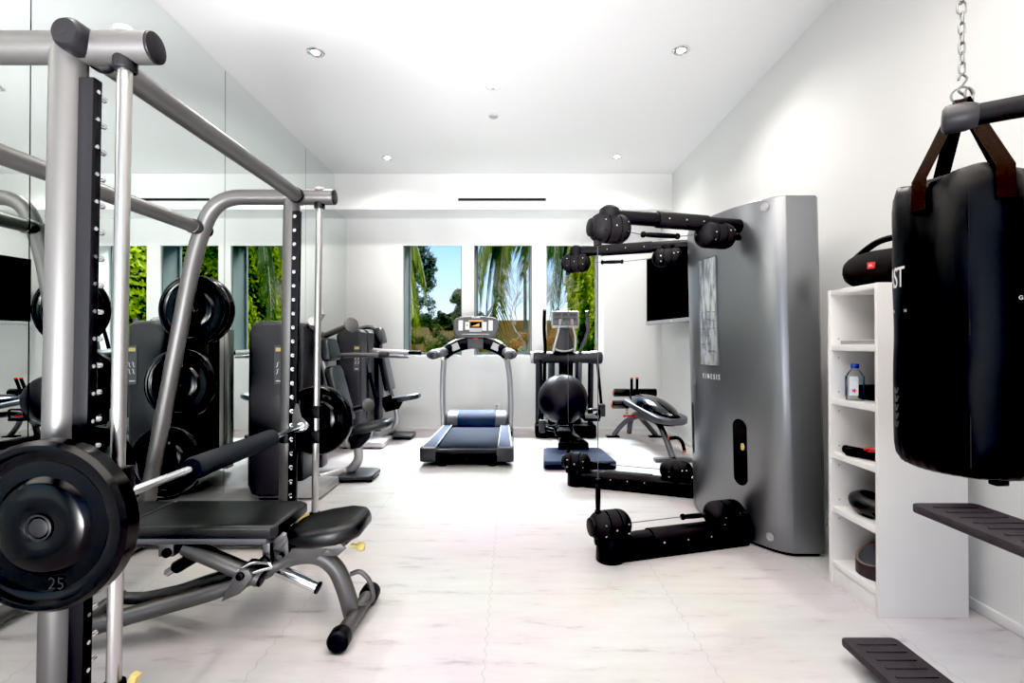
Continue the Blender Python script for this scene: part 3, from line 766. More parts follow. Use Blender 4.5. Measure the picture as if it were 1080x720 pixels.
# two stadium windows with the weight pin behind
def stadium(yc, z0, z1, hw, off):
    b = B(); n = 12; ring = []
    for k in range(n + 1):
        a = PI * k / n; ring.append((yc + hw * math.cos(a), z1 - hw + hw * math.sin(a)))
    for k in range(n + 1):
        a = PI + PI * k / n; ring.append((yc + hw * math.cos(a), z0 + hw + hw * math.sin(a)))
    f = [b.bm.verts.new(on_face(y, z, off)) for y, z in ring]; g = [b.bm.verts.new(on_face(y, z, -.006)) for y, z in ring]
    b.bm.faces.new(f)
    for i in range(len(f)): b.bm.faces.new((f[i], g[i], g[(i + 1) % len(f)], f[(i + 1) % len(f)]))
    bmesh.ops.recalc_face_normals(b.bm, faces=b.bm.faces[:]); return b
obj('stack_window', stadium(2.905, .325, .715, .048, .0012), M['slot'], kin, smooth=False)
obj('stack_window', stadium(3.50, .38, .745, .048, .0012), M['slot'], kin, smooth=False)
b = B().cyl(on_face(2.885, .555, -.002), on_face(2.885, .555, .006), .021, 20, .003); obj('weight_selector', b, M['yellow'], kin)
for (y, z) in ((2.735, 1.915), (2.745, .085)):
    nrm = V((-.86, -.5, 0))
    b = B().lathe([(.020, 0), (.024, .004), (.016, .006), (.014, .003), (0, .003), (0, 0)], axis_matrix(on_face(y, z, -.001), nrm), 24); obj('fixing_bolt', b, M['silver_lt'], kin)
# arms
def screw(p, d, r=.0045): return B().cyl(p, V(p) + V(d) * .004, r, 8)
def pulley_arm(R, O, za, zh, upper, sleeve, inner_t, label=None):
    R, O = V((R[0], R[1], za)), V((O[0], O[1], za))
    d = (O - R).normalized(); side = V((d.y, -d.x, 0))
    if side.y > 0: side = -side                                 # facing the camera
    if upper:
        arm = B().tube([R, O - d * .03], .040, 20, rb=.036)
        arm = arm.sphere(R, .041, 16)
    else:
        arm = B().tube([R, O], .050, 20, rb=.060).box(-.06, .06, -.0, (O - R).length, -.083, -.03, .006, 2, Matrix(((side.x, d.x, 0, R.x), (side.y, d.y, 0, R.y), (0, 0, 1, R.z), (0, 0, 0, 1))))
    a = obj('pulley_arm', arm, M['black'], kin)
    if label: a['label'] = label
    L = (O - R).length
    s0, s1 = R + d * L * sleeve[0], R + d * L * sleeve[1]
    sl = B().tube([s0, s1], .046 if upper else .057, 20, rb=.041 if upper else .064)
    obj('arm_sleeve', sl, M['blackm'], a)
    up = -1 if upper else 1
    for t_ in (sleeve[0] + .06, (sleeve[0] + sleeve[1]) / 2, sleeve[1] - .06):
        p = R + d * L * t_ + side * (.0405 if upper else .0635)
        obj('screw', screw(p, side), M['chrome'], a)
    # outer post or elbow and its head
    H = V((O.x, O.y, zh))
    if upper: po = B().lathe([(0, .055), (.030, .052), (.052, .036), (.058, .012), (.058, -.045), (.050, -.07)], axis_matrix(O, (0, 0, 1)), 28)
    else: po = B().lathe([(.074, 0), (.075, .004), (.073, .09), (.068, .13), (.055, .16)], axis_matrix((O.x, O.y, 0), (0, 0, 1)), 30)
    obj('arm_post', po, M['black'], a)
    ax = (-d + V((0, 0, .0))).normalized()
    hd = obj('pulley_head', B().capsule(H, d, .118, .080, 30, (-.035, .03)), M['blackm'], a)
    for (u, w) in ((-.07, .30), (-.07, -.30), (0., .0), (.06, .35), (.06, -.35)):
        n = (side * math.cos(w) + V((0, 0, math.sin(w)))); obj('screw', screw(H + d * u + n * .0795, n), M['chrome'], hd)
    cap_ = B().cyl(H + d * .090, H + d * .119, .050, 24, .010); obj('head_cap', cap_, M['black'], hd)
    b = B().box(-.02, .02, -.02, .02, 0, .03, .006, 2, Matrix.Translation(H + d * .07 + V((0, 0, (-.095 if upper else -.095)))))
    obj('cable_guide', b, M['black'], hd)
    # inner head on its neck
    I = R.lerp(O, inner_t); Hi = V((I.x, I.y, zh)) + side * .012
    neck = B().cyl(I, V((I.x, I.y, zh)), .060, 24, 0, .050); obj('arm_neck', neck, M['blackm'], a)
    hi = obj('pulley_head', B().capsule(Hi, d, .122, .074, 30, (-.03, .028)), M['blackm'], a)
    for (u, w) in ((-.05, .05), (0.045, .25), (.075, .3), (-.05, -.5)):
        n = (side * math.cos(w) + V((0, 0, math.sin(w)))); obj('screw', screw(Hi - d * u + n * .0735, n), M['chrome'], hi)
    obj('cable_stop', B().cyl(Hi - d * .12, Hi - d * .165, .006, 10).cyl(Hi - d * .15, Hi - d * .168, .018, 16, .004), M['black'], hi)
    return d, H, Hi, a, side
def grip(p, q):
    p, q = V(p), V(q); L = (q - p).length
    return B().lathe([(0, 0), (.014, .001), (.017, .006), (.017, .016), (.012, .022), (.0135, .05), (.0145, L / 2), (.0135, L - .05), (.012, L - .022), (.017, L - .016), (.017, L - .006), (.014, L - .001), (0, L)], axis_matrix(p, q - p), 18)
def cable(b, pts): return b.tube(pts, .0026, 6)
NR, NO, FR_, FO = (1.345, 2.885), (.525, 2.65), (1.40, 3.74), (.53, 4.06)
d, H1, I1, a1, sd = pulley_arm(NR, NO, 1.845, 1.775, True, (.28, .66), .225)
d2, H2, I2, a2, sd2 = pulley_arm(FR_, FO, 1.915, 1.825, True, (.35, .78), .22)
d3, H3, I3, a3, sd3 = pulley_arm(NR, NO, .085, .185, False, (.25, .72), .16)
d4, H4, I4, a4, sd4 = pulley_arm(FR_, FO, .085, .190, False, (.35, .75), .16)
# handles and their steel cables
def run(arm, P, Q, s0, s1, sag):
    P, Q = V(P), V(Q); n = 12
    pt = lambda s: P.lerp(Q, s) + V((0, 0, -sag * 4 * s * (1 - s)))
    g = obj('pull_handle', grip(pt(s0), pt(s1)), M['grip'], arm)
    if s0 > .02: obj('cable', cable(B(), [P, pt(s0)]), M['steel'], arm)
    if s1 < .98: obj('cable', cable(B(), [pt(s1), Q]), M['steel'], arm)
run(a1, H1 - d * .115 - V((0, 0, .01)), I1 + d * .115, .18, .72, .018)
run(a2, H2 - d2 * .115, I2 + d2 * .12, .18, .55, .012)
run(a3, H3 - d3 * .112 + V((0, 0, .0)), I3 + d3 * .115, .66, .99, -.005)
run(a4, H4 - d4 * .112, I4 + d4 * .115, .01, .30, 0)
for H_, Hl, dd, ar in ((H1, H3, d3, a3), (H2, H4, d4, a4)):
    p0 = Hl + dd * .07 + V((0, 0, .068)); 
    obj('pull_handle', grip(p0, p0 + V((0, 0, .185))), M['grip'], ar)
    obj('cable', cable(B(), [p0 + V((0, 0, .184)), H_ + dd * .07 - V((0, 0, .09))]), M['steel'], ar)

# ------------------------------------------------------------------ television
A_, Bq = V((1.735, 6.36, 0)), V((1.955, 5.02, 0))
dv = (Bq - A_).normalized(); nv = V((dv.y, -dv.x, 0)); nv = nv if nv.x < 0 else -nv
W_, z0, z1 = (Bq - A_).length, 1.405, 2.255
tvm = Matrix(((dv.x, 0, nv.x, A_.x), (dv.y, 0, nv.y, A_.y), (0, 1, 0, z0), (0, 0, 0, 1)))
tv = thing('television', 'flat black television on a wall bracket at the back of the right wall', 'television', (XR, 5.8, z0))
b = B().box(0, W_, 0, z1 - z0, -.035, 0, .006, 2, tvm); obj('casing', b, M['black'], tv)
b = B().box(0, W_, 0, .045, .0, .008, .003, 2, tvm); obj('bezel_bar', b, M['greylt'], tv)
b = B().box(.018, W_ - .018, .05, z1 - z0 - .018, .0, .002, 0, 1, tvm); obj('screen', b, M['screen'], tv)
b = B().box(W_ * .48, W_ * .52, .019, .029, .008, .0087, 0, 1, tvm); obj('badge', b, M['ink'], tv)
c = A_.lerp(Bq, .6)
b = B().box(XR - .03, XR - .002, c.y - .12, c.y + .12, 1.68, 1.98, .004).tube([(XR - .02, c.y, 1.83), V((c.x, c.y, 1.83)) - nv * .03], .025, 12); obj('wall_bracket', b, M['black'], tv)

# ------------------------------------------------------------------ white shelf unit
SX0, SX1, SY0, SY1, SZ = 1.547, 1.925, 2.085, 2.415, 1.415
sh = thing('bookcase', 'narrow white open shelf unit with five compartments against the right wall', 'shelf', ((SX0 + SX1) / 2, (SY0 + SY1) / 2, 0))
T = .019
for y0, y1 in ((SY0, SY0 + T), (SY1 - T, SY1)): obj('side_panel', B().box(SX0, SX1, y0, y1, 0, SZ, .0015), M['shelf'], sh)
obj('top_panel', B().box(SX0 + .001, SX1, SY0 + T, SY1 - T, SZ - .024, SZ - .001, .001), M['shelf'], sh)
obj('back_panel', B().box(SX1 - .008, SX1 - .002, SY0 + T, SY1 - T, .08, SZ - .024), M['shelf'], sh)
obj('plinth', B().box(SX0 + .012, SX0 + .030, SY0 + T, SY1 - T, 0, .082, .001), M['shelf'], sh)
LV = [.110, .372, .632, .892, 1.150]
for z in LV: obj('shelf_board', B().box(SX0 + .004, SX1 - .008, SY0 + T, SY1 - T, z - .028, z, .0015), M['shelf'], sh)
for z in LV[1:]:
    for dz in (-.062, .03): obj('peg_hole', B().cyl((SX0 + .04, SY1 - T - .0012, z + dz), (SX0 + .04, SY1 - T + .001, z + dz), .0028, 8), M['slot'], sh)
# things on the shelves
b = B().box(SX0 + .03, SX0 + .21, 2.14, 2.375, LV[4], LV[4] + .009, .002).box(SX0 + .035, SX0 + .205, 2.145, 2.37, LV[4] + .009, LV[4] + .016, .002)
t = thing('booklet', 'thin white booklet lying flat on the top shelf board', 'booklet', (SX0 + .12, 2.25, LV[4]))
obj('pages', B().box(SX0 + .035, SX0 + .205, 2.145, 2.37, LV[4] + .002, LV[4] + .019, .001), M['greylt'], t)
obj('cover', B().box(SX0 + .03, SX0 + .21, 2.14, 2.375, LV[4] + .019, LV[4] + .0215, .0006).box(SX0 + .03, SX0 + .21, 2.14, 2.375, LV[4] + .0003, LV[4] + .002, .0006).box(SX0 + .03, SX0 + .21, 2.373, 2.375, LV[4] + .001, LV[4] + .020), M['trim'], t)
# water bottle: square body with rounded shoulders
wb = V((SX0 + .055, 2.305, LV[3]))
t = thing('water_bottle', 'square clear plastic water bottle with a blue cap on the second shelf board', 'bottle', wb)
M['blue'] = mat('blue_bottle_cap', (.02, .08, .48), .4, var=.05)
def blue_label():
    m, t_, p = nt('blue_gradient_label'); tc = t_.nodes.new('ShaderNodeTexCoord'); s = t_.nodes.new('ShaderNodeSeparateXYZ'); r = t_.nodes.new('ShaderNodeValToRGB')
    mr = t_.nodes.new('ShaderNodeMapRange'); mr.inputs['From Min'].default_value = .015; mr.inputs['From Max'].default_value = .125
    e = r.color_ramp.elements; e[0].color = (.01, .04, .42, 1); e[1].color = (.03, .42, .70, 1)
    t_.links.new(tc.outputs['Object'], s.inputs[0]); t_.links.new(s.outputs['Z'], mr.inputs['Value']); t_.links.new(mr.outputs[0], r.inputs[0]); t_.links.new(r.outputs[0], p.inputs['Base Color']); p.inputs['Roughness'].default_value = .3
    return m
rot = Matrix.Translation(wb) @ Matrix.Rotation(math.radians(-42), 4, 'Z')
bb = bmesh.new()
levels = [(.030, .0), (.034, .004), (.034, .045), (.0335, .05), (.034, .056), (.034, .108), (.030, .122), (.019, .138), (.0135, .144), (.0135, .150)]
q = B(); rings = []
for hw, z in levels:
    ring = []
    for k in range(32):
        a = 2 * PI * k / 32; ca, sa = math.cos(a), math.sin(a); n = 4.5 if z < .12 else 2.4
        rr = hw / ((abs(ca) ** n + abs(sa) ** n) ** (1 / n)); ring.append(q.bm.verts.new(rot @ V((rr * ca, rr * sa, z))))
    rings.append(ring)
for A, Q in zip(rings, rings[1:]):
    for k in range(32): q.bm.faces.new((A[k], A[(k + 1) % 32], Q[(k + 1) % 32], Q[k]))
q.bm.faces.new(list(reversed(rings[0]))); q.bm.faces.new(rings[-1])
bmesh.ops.recalc_face_normals(q.bm, faces=q.bm.faces[:])
obj('bottle_body', q, M['bottle'], t)
q = B().lathe([(0, .152), (.0145, .150), (.0165, .152), (.0165, .168), (.015, .170), (0, .170)], rot, 22); obj('bottle_cap', q, M['blue'], t)
q = B().box(-.0335, .0335, -.0352, -.0343, .020, .118, 0, 1, rot); M['label_front'] = mat('clear_pale_label', (.62, .68, .72), .35, var=.08); obj('front_label', B().box(-.018, .018, -.0352, -.0343, .024, .112, 0, 1, rot), M['label_front'], t)
obj('side_label', B().box(.0343, .0352, -.028, .028, .020, .114, 0, 1, rot), blue_label(), t)
obj('side_label', B().box(-.0352, -.0343, -.028, .028, .020, .114, 0, 1, rot), blue_label(), t)
bm = text_bm('FIJI', .021, .0003, .95, True); m_ = rot @ Matrix(((1, 0, 0, -.001), (0, 0, -1, -.0355), (0, 1, 0, .083), (0, 0, 0, 1))); bmesh.ops.transform(bm, matrix=m_, verts=bm.verts)
q = B(); q.bm.free(); q.bm = bm; obj('lettering', q, M['ink'], t, smooth=False)
fl = []
for k in range(20):
    a = 2 * PI * k / 20; rr = .0075 + .004 * math.cos(5 * a); fl.append((rr * math.cos(a), rr * math.sin(a)))
M['pink'] = mat('magenta_print', (.70, .02, .12), .4, var=.05)
obj('flower_emblem', B().prism(fl, .0006, rot @ Matrix(((1, 0, 0, .002), (0, 0, -1, -.0355), (0, 1, 0, .047), (0, 0, 0, 1)))), M['pink'], t)
b = B().box(SX0 + .11, SX0 + .25, 2.20, 2.375, LV[3], LV[3] + .068, .012, 3).box(SX0 + .108, SX0 + .252, 2.198, 2.377, LV[3] + .050, LV[3] + .054, .001)
single('pouch', b, M['blackm'], 'small black zipped pouch beside the water bottle', 'pouch', base=(SX0 + .18, 2.28, LV[3]))
# skipping rope
z = LV[2]
t = thing('jump_rope', 'jump rope with two black handles and a red cord on the third shelf board', 'jump rope', (SX0 + .08, 2.25, z))
for (p, q_) in (((SX0 + .05, 2.375, z + .019), (SX0 + .11, 2.24, z + .019)), ((SX0 + .022, 2.315, z + .019), (SX0 + .075, 2.19, z + .024))):
    p, q_ = V(p), V(q_); L = (q_ - p).length
    obj('handle', B().lathe([(.008, .002), (.008, 0), (.017, 0), (.019, .004), (.0185, L * .5), (.016, L - .01), (.009, L), (0, L)], axis_matrix(p, q_ - p), 20), M['grip'], t)
pts = [(SX0 + .075, 2.19, z + .024), (SX0 + .08, 2.15, z + .055), (SX0 + .10, 2.13, z + .06), (SX0 + .05, 2.13, z + .065), (SX0 + .03, 2.19, z + .06), (SX0 + .045, 2.22, z + .045), (SX0 + .09, 2.18, z + .03), (SX0 + .10, 2.14, z + .02)]
obj('red_cord', B().tube(smooth_path(pts, 6), .0055, 10), M['red'], t)
pts = []
for k in range(60):
    a = k * .55; pts.append((SX0 + .10 + .035 * math.cos(a), 2.17 + .035 * math.sin(a), z + .012 + .0009 * k))
obj('black_cord', B().tube(smooth_path(pts, 2), .006, 8), M['grip'], t)
# padded mitts
z = LV[1]
t = thing('boxing_gloves', 'black padded boxing gloves bundled on the fourth shelf board', 'gloves', (SX0 + .10, 2.21, z))
for i, (x, y, zz, sc_, rz) in enumerate((((SX0 + .085, 2.235, z + .056, (.95, 1.45, .75), .3)), ((SX0 + .13, 2.17, z + .070, (1.15, .85, .92), .9)))):
    q = B(); mxx = Matrix.Translation((x, y, zz)) @ Matrix.Rotation(rz, 4, 'Z')
    q.sphere((0, 0, 0), .074, 24, sc_, mxx)
    for v in q.bm.verts:
        v.co += (v.co - V((x, y, zz))) * .12 * noise.noise(v.co * 28); v.co.z = max(v.co.z, z + .001)
    obj('glove', q, M['leather'], t)
obj('wrist_band', B().box(SX0 + .045, SX0 + .06, 2.17, 2.25, z + .022, z + .05, .006, 2, None), M['glossblack'], t)
obj('white_badge', B().box(-.012, .012, -.002, .002, -.006, .006, .001, 1, Matrix.Translation((SX0 + .065, 2.165, z + .10)) @ Matrix.Rotation(1.2, 4, 'Z') @ Matrix.Rotation(-.5, 4, 'X')), M['ink'], t)
# weightlifting belt rolled in the bottom compartment
z = LV[0]
t = thing('lifting_belt', 'dark leather weightlifting belt curled up on the bottom shelf board', 'belt', (SX0 + .09, 2.2, z))
M['belt_leather'] = mat('dark_brown_belt_leather', (.045, .035, .038), .5, bump=.1, bscale=150, var=.2)
M['belt_lining'] = mat('grey_suede_lining', (.30, .31, .34), .85, bump=.2, bscale=120, var=.1)
M['stitch'] = mat('tan_edge_stitch', (.36, .22, .15), .7, var=.1)
def belt_curve(off):
    pts = []
    for k in range(41):
        s = k / 40; a = math.radians(-100 + 330 * s); rx, ry = .105 - .03 * max(0, s - .75) * 4 + off, .100 + off
        pts.append((SX0 + .135 + rx * math.cos(a + PI * .9), 2.235 + ry * math.sin(a + PI * .9)))
    return pts
def hf(x): return .50 + .50 * min(1, max(0, (x - SX0 - .03) / .13))
def ribbon(off0, off1, za, zb):
    b = B(); P0, P1 = belt_curve(off0), belt_curve(off1); n = len(P0); R = []
    for (x, y), (u, w) in zip(P0, P1):
        k = P0.index((x, y)) / (n - 1); hh = za + (zb - za) * hf(x)
        R.append([b.bm.verts.new(p) for p in ((x, y, za), (u, w, za), (u, w, hh), (x, y, hh))])
    for A, Q in zip(R, R[1:]):
        for i in range(4): b.bm.faces.new((A[i], A[(i + 1) % 4], Q[(i + 1) % 4], Q[i]))
    b.bm.faces.new(R[0]); b.bm.faces.new(R[-1]); bmesh.ops.recalc_face_normals(b.bm, faces=b.bm.faces[:]); return b
obj('belt_strap', ribbon(-.003, .004, z + .001, z + .112), M['belt_leather'], t)
obj('lining', ribbon(-.006, -.0032, z + .003, z + .110), M['belt_lining'], t)
obj('edge_stitch', B().tube([(x, y, z + .002 + .110 * hf(x)) for x, y in belt_curve(.001)], .0028, 6), M['stitch'], t)
x, y = SX0 + .055, 2.155
obj('buckle', B().tube([(x + .0 * math.cos(a), y + .022 * math.cos(a), z + .034 + .022 * math.sin(a)) for a in [2 * PI * k / 20 for k in range(20)]], .004, 8, closed=True), M['chrome'], t)
# portable loudspeaker on top
sc0 = V((1.752, 2.225, SZ)); dx = V((.50, -.866, 0)).normalized()
sp = thing('portable_speaker', 'black portable loudspeaker with a carrying handle on top of the white shelf unit', 'speaker', sc0)
fr = Matrix(((dx.x, -dx.y, 0, sc0.x), (dx.y, dx.x, 0, sc0.y), (0, 0, 1, sc0.z), (0, 0, 0, 1)))     # local x along, y towards the wall, z up
q = B(); prof = []
hl, rm = .235, .090
for k in range(25):
    s = -1 + 2 * k / 24; prof.append((rm * (1 - abs(s) ** 4.5) ** .5 if abs(s) < 1 else 0, s * hl))
mloc = fr @ Matrix(((0, 0, 1, 0), (1, 0, 0, 0), (0, 1, 0, rm * .97), (0, 0, 0, 1)))
q.lathe(prof, mloc, 36)
for v in q.bm.verts: v.co.z = max(v.co.z, SZ + .0006)
obj('speaker_body', q, mat('black_speaker_cloth', (.010, .010, .011), .8, bump=.5, bscale=600), sp)
hp = smooth_path([fr @ V(p) for p in ((-.226, 0, .075), (-.205, 0, .125), (-.13, 0, .190), (-.06, 0, .222), (.06, 0, .222), (.13, 0, .190), (.205, 0, .125), (.226, 0, .075))], 5)
obj('carry_handle', B().tube(hp, .014, 14, rb=.022, up=(0, 0, 1)), M['black'], sp)
y_ = -(rm - .0005); x_ = -.075
bx_ = fr @ Matrix.Translation((x_, y_ * .985, rm * 1.08))
obj('badge', B().box(-.016, .016, -.004, .004, -.0150, .0150, .002, 1, bx_), M['red'], sp)
bm = text_bm('JBL', .013, .0004, .95, True); m_ = fr @ Matrix(((1, 0, 0, x_), (0, 0, 1, y_ * .985 - .0042), (0, 1, 0, rm * 1.08), (0, 0, 0, 1)))
bmesh.ops.transform(bm, matrix=m_, verts=bm.verts); q = B(); q.bm.free(); q.bm = bm; obj('lettering', q, M['ink'], sp, smooth=False)

# ------------------------------------------------------------------ heavy bag
bc = V((1.478, 1.60, 0)); BR = .190
bag = thing('punching_bag', 'large black vinyl punching bag hanging on brown straps in front of the white shelf unit', 'punching bag', (bc.x, bc.y, .735))
prof = [(0, .745), (.09, .742), (.145, .748), (.172, .760), (.186, .785), (.190, .82), (.191, 1.0), (.191, 1.3), (.190, 1.50), (.188, 1.60), (.184, 1.645), (.176, 1.668), (.168, 1.676), (.160, 1.672), (.12, 1.690), (.06, 1.703), (0, 1.706)]
pr = []
for (r0, z0_), (r1, z1_) in zip(prof, prof[1:]):
    n = max(1, int(abs(z1_ - z0_) / .03))
    for k in range(n): pr.append((r0 + (r1 - r0) * k / n, z0_ + (z1_ - z0_) * k / n))
pr.append(prof[-1])
q = B().lathe(pr, Matrix.Translation((bc.x, bc.y, 0)), 96)
straps_a = [math.radians(a) for a in (-168, -107, 12, 73)]
for v in q.bm.verts:
    dx_, dy_ = v.co.x - bc.x, v.co.y - bc.y; r = math.hypot(dx_, dy_)
    if r > .05:
        a = math.atan2(dy_, dx_); k = noise.noise(V((math.cos(a) * 2, math.sin(a) * 2, v.co.z * 5))) * .0045
        top = max(0, (v.co.z - 1.48) / .2)
        k += -.006 * top * math.cos(4 * (a - straps_a[0])) + .003 * top * math.sin(17 * a + 30 * v.co.z)
        bot = max(0, (.86 - v.co.z) / .12); k += .0025 * bot * math.sin(34 * a)
        v.co.x += dx_ / r * k; v.co.y += dy_ / r * k
        if .15 < r and v.co.z > 1.6: v.co.z += .012 * math.cos(4 * (a - straps_a[0])) * (-1)
body_ = obj('bag_body', q, M['bagvinyl'], bag, ang=60)
cang = math.atan2(-bc.y, -bc.x)
def on_bag(a, z, off=.0): return V((bc.x + (BR + .0015 + off) * math.cos(a), bc.y + (BR + .0015 + off) * math.sin(a), z))
obj('seam', B().tube([on_bag(cang + .02, .80 + k * .04, -.0018) for k in range(21)], .0022, 6), M['black'], body_)
b = B()
obj('seam_stitches', B().tube([on_bag(cang + .03, .78 + k * .03, -.0012) for k in range(16)], .0009, 5), M['inkgrey'], body_)
def wrap_text(body, size, a_right, z, spacing, m, align_right=True, name='lettering', sx=1.0):
    bm = text_bm(body, size, .0005, spacing)
    xm = max(v.co.x for v in bm.verts)
    if not align_right: xm = min(v.co.x for v in bm.verts)
    for v in bm.verts:
        a = a_right + (v.co.x - xm) * sx / BR; v.co = on_bag(a, z + v.co.y, .001 + v.co.z)
    q = B(); q.bm.free(); q.bm = bm; obj(name, q, m, body_, smooth=False)
# angles grow to the right as seen from the camera
wrap_text('EVERLAST', .098, cang - .90, 1.372, .9, M['ink'], sx=.70)
wrap_text('GREATNESS WITHIN', .015, cang - .86, 1.262, 2.1, M['ink'])
wrap_text('GREATNESS WITHIN', .017, cang + .60, 1.285, 2.1, M['ink'], False)
for k in range(5):
    z = .875 + k * .028
    for s in (-1, 1):
        a = cang - 1.17 + s * .018
        obj('laurel_mark', B().tube([on_bag(a, z, .0), on_bag(a + s * .05, z + .020, .0)], .0035, 5), M['inkgrey'], body_)
ring_c = V((bc.x - .012, bc.y, 1.945))
for i, a in enumerate(straps_a):
    p0 = on_bag(a, 1.575, .002); p1 = on_bag(a, 1.668, .0); p2 = ring_c + V((math.cos(a) * .03, math.sin(a) * .03, -.03)); p3 = ring_c + V((0, 0, .004))
    pts = [p0, p0.lerp(p1, .5), p1 + V((0, 0, .003)), p1.lerp(p2, .5), p2, p3]
    tang = V((-math.sin(a), math.cos(a), 0))
    s = B().tube(pts, .0022, 8, rb=.024, up=(math.cos(a), math.sin(a), 0))
    st = obj('strap', s, M['strap'], bag)
    obj('stitch_patch', B().tube([p0 + V((math.cos(a), math.sin(a), 0)) * .0024 - V((0, 0, .002)), p0.lerp(p1, .6) + V((math.cos(a), math.sin(a), 0)) * .0024], .0014, 8, rb=.023, up=(math.cos(a), math.sin(a), 0)), M['strap'], st)
obj('hanging_ring', B().tube([ring_c + V((.026 * math.cos(2 * PI * k / 24), -.012 * math.cos(2 * PI * k / 24), .018 + .026 * math.sin(2 * PI * k / 24))) for k in range(24)], .0035, 8, closed=True), M['chain'], bag)
obj('hanging_ring', B().tube([ring_c + V((.022 + .026 * math.cos(2 * PI * k / 24), .014 * math.cos(2 * PI * k / 24), .014 + .026 * math.sin(2 * PI * k / 24))) for k in range(24)], .0035, 8, closed=True), M['chain'], bag)
obj('bottom_tab', B().box(bc.x - .035, bc.x + .005, bc.y - .13, bc.y - .10, .728, .748, .005), M['black'], bag)
# chain
ch = thing('steel_chain', 'thin galvanised steel chain holding up the punching bag from the ceiling', 'chain', (ring_c.x, ring_c.y, ring_c.z + .05))
hk = smooth_path([V((ring_c.x + .008, ring_c.y, 1.962)), V((ring_c.x - .012, ring_c.y, 1.978)), V((ring_c.x + .004, ring_c.y, 1.998)), V((ring_c.x + .016, ring_c.y, 2.018)), V((ring_c.x - .002, ring_c.y, 2.030)), V((ring_c.x - .012, ring_c.y, 2.012))], 5)
obj('s_hook', B().tube(hk, .0036, 8), M['chain'], ch)
def link(c, ax, L, w, r=.0028):
    pts = []
    for k in range(20):
        a = 2 * PI * k / 20; ca, sa = math.cos(a), math.sin(a)
        pts.append(V(c) + V(ax) * (w * ca) + V((0, 0, (L - w) * (1 if sa > 0 else -1) * (1 if abs(sa) > .25 else abs(sa) / .25) + w * sa)))
    return B().tube(pts, r, 8, closed=True)
z = 2.036; i = 0
while z < ZC - .05:
    big = 2.225 < z < 2.30
    L, w = (.021, .013) if big else (.0195, .0085)
    ax = (.98, -.17, 0) if i % 2 == 0 else (.25, .96, 0)
    obj('chain_link', link((ring_c.x, ring_c.y, z + L - .004), ax, L, w), M['chain'], ch)
    z += 2 * L - .0065; i += 1
obj('ceiling_plate', B().lathe([(0, -.055), (.008, -.055), (.008, -.01), (.04, -.008), (.042, 0), (0, 0)], Matrix.Translation((ring_c.x, ring_c.y, ZC)), 24), M['chain'], ch)

# ------------------------------------------------------------------ step tower at the right edge
tw = thing('step_tower', 'dark exercise tower with two ribbed foot plates and a grab bar, right edge', 'exercise tower', (1.72, .75, 0))
def foot_plate(x0, x1, ya, yb, z, th):
    r = .016
    out = [(x0, ya), (x1, ya), (x1, yb - r), (x1 - r * .4, yb - r * .3), (x1 - r, yb), (x0 + r, yb), (x0 + r * .3, yb - r * .3), (x0, yb - r)]
    p = obj('foot_plate', B().prism(out, z, None, .004, 2, z - th), M['step'], tw)
    y = yb - .045
    while y > ya + .03:
        obj('rib', B().box(x0 + .035, x1 - .03, y - .0045, y + .0045, z - .001, z + .003, .0012), M['step'], p); y -= .043
    return p
foot_plate(1.232, 1.432, .70, 1.53, .662, .026)
foot_plate(1.188, 1.388, .80, 1.795, .092, .026)
b = B().box(1.66, 1.78, .66, .84, .0, 2.05, .02, 3); obj('tower_post', b, M['shroud'], tw)
b = B().box(1.24, 1.80, .66, .80, .60, .636, .006).box(1.20, 1.80, .70, .90, .03, .066, .006); obj('plate_bracket', b, M['shroud'], tw)
b = B().box(1.18, 1.85, .60, .95, 0, .03, .006); obj('base_plate', b, M['shroud'], tw)
g0 = V((1.095, 1.245, 1.718)); gd = V((.80, -.60, -.03)).normalized()
b = B().tube([g0 + gd * .03, g0 + gd * .75], .0255, 22); gb = obj('grab_bar', b, M['blackm'], tw)
b = B().lathe([(0, 0), (.025, 0), (.033, .005), (.0355, .014), (.0345, .045), (.030, .062), (.0265, .068), (.0, .068)], axis_matrix(g0 - gd * .005, gd), 28); obj('end_cap', b, M['shroud'], gb)
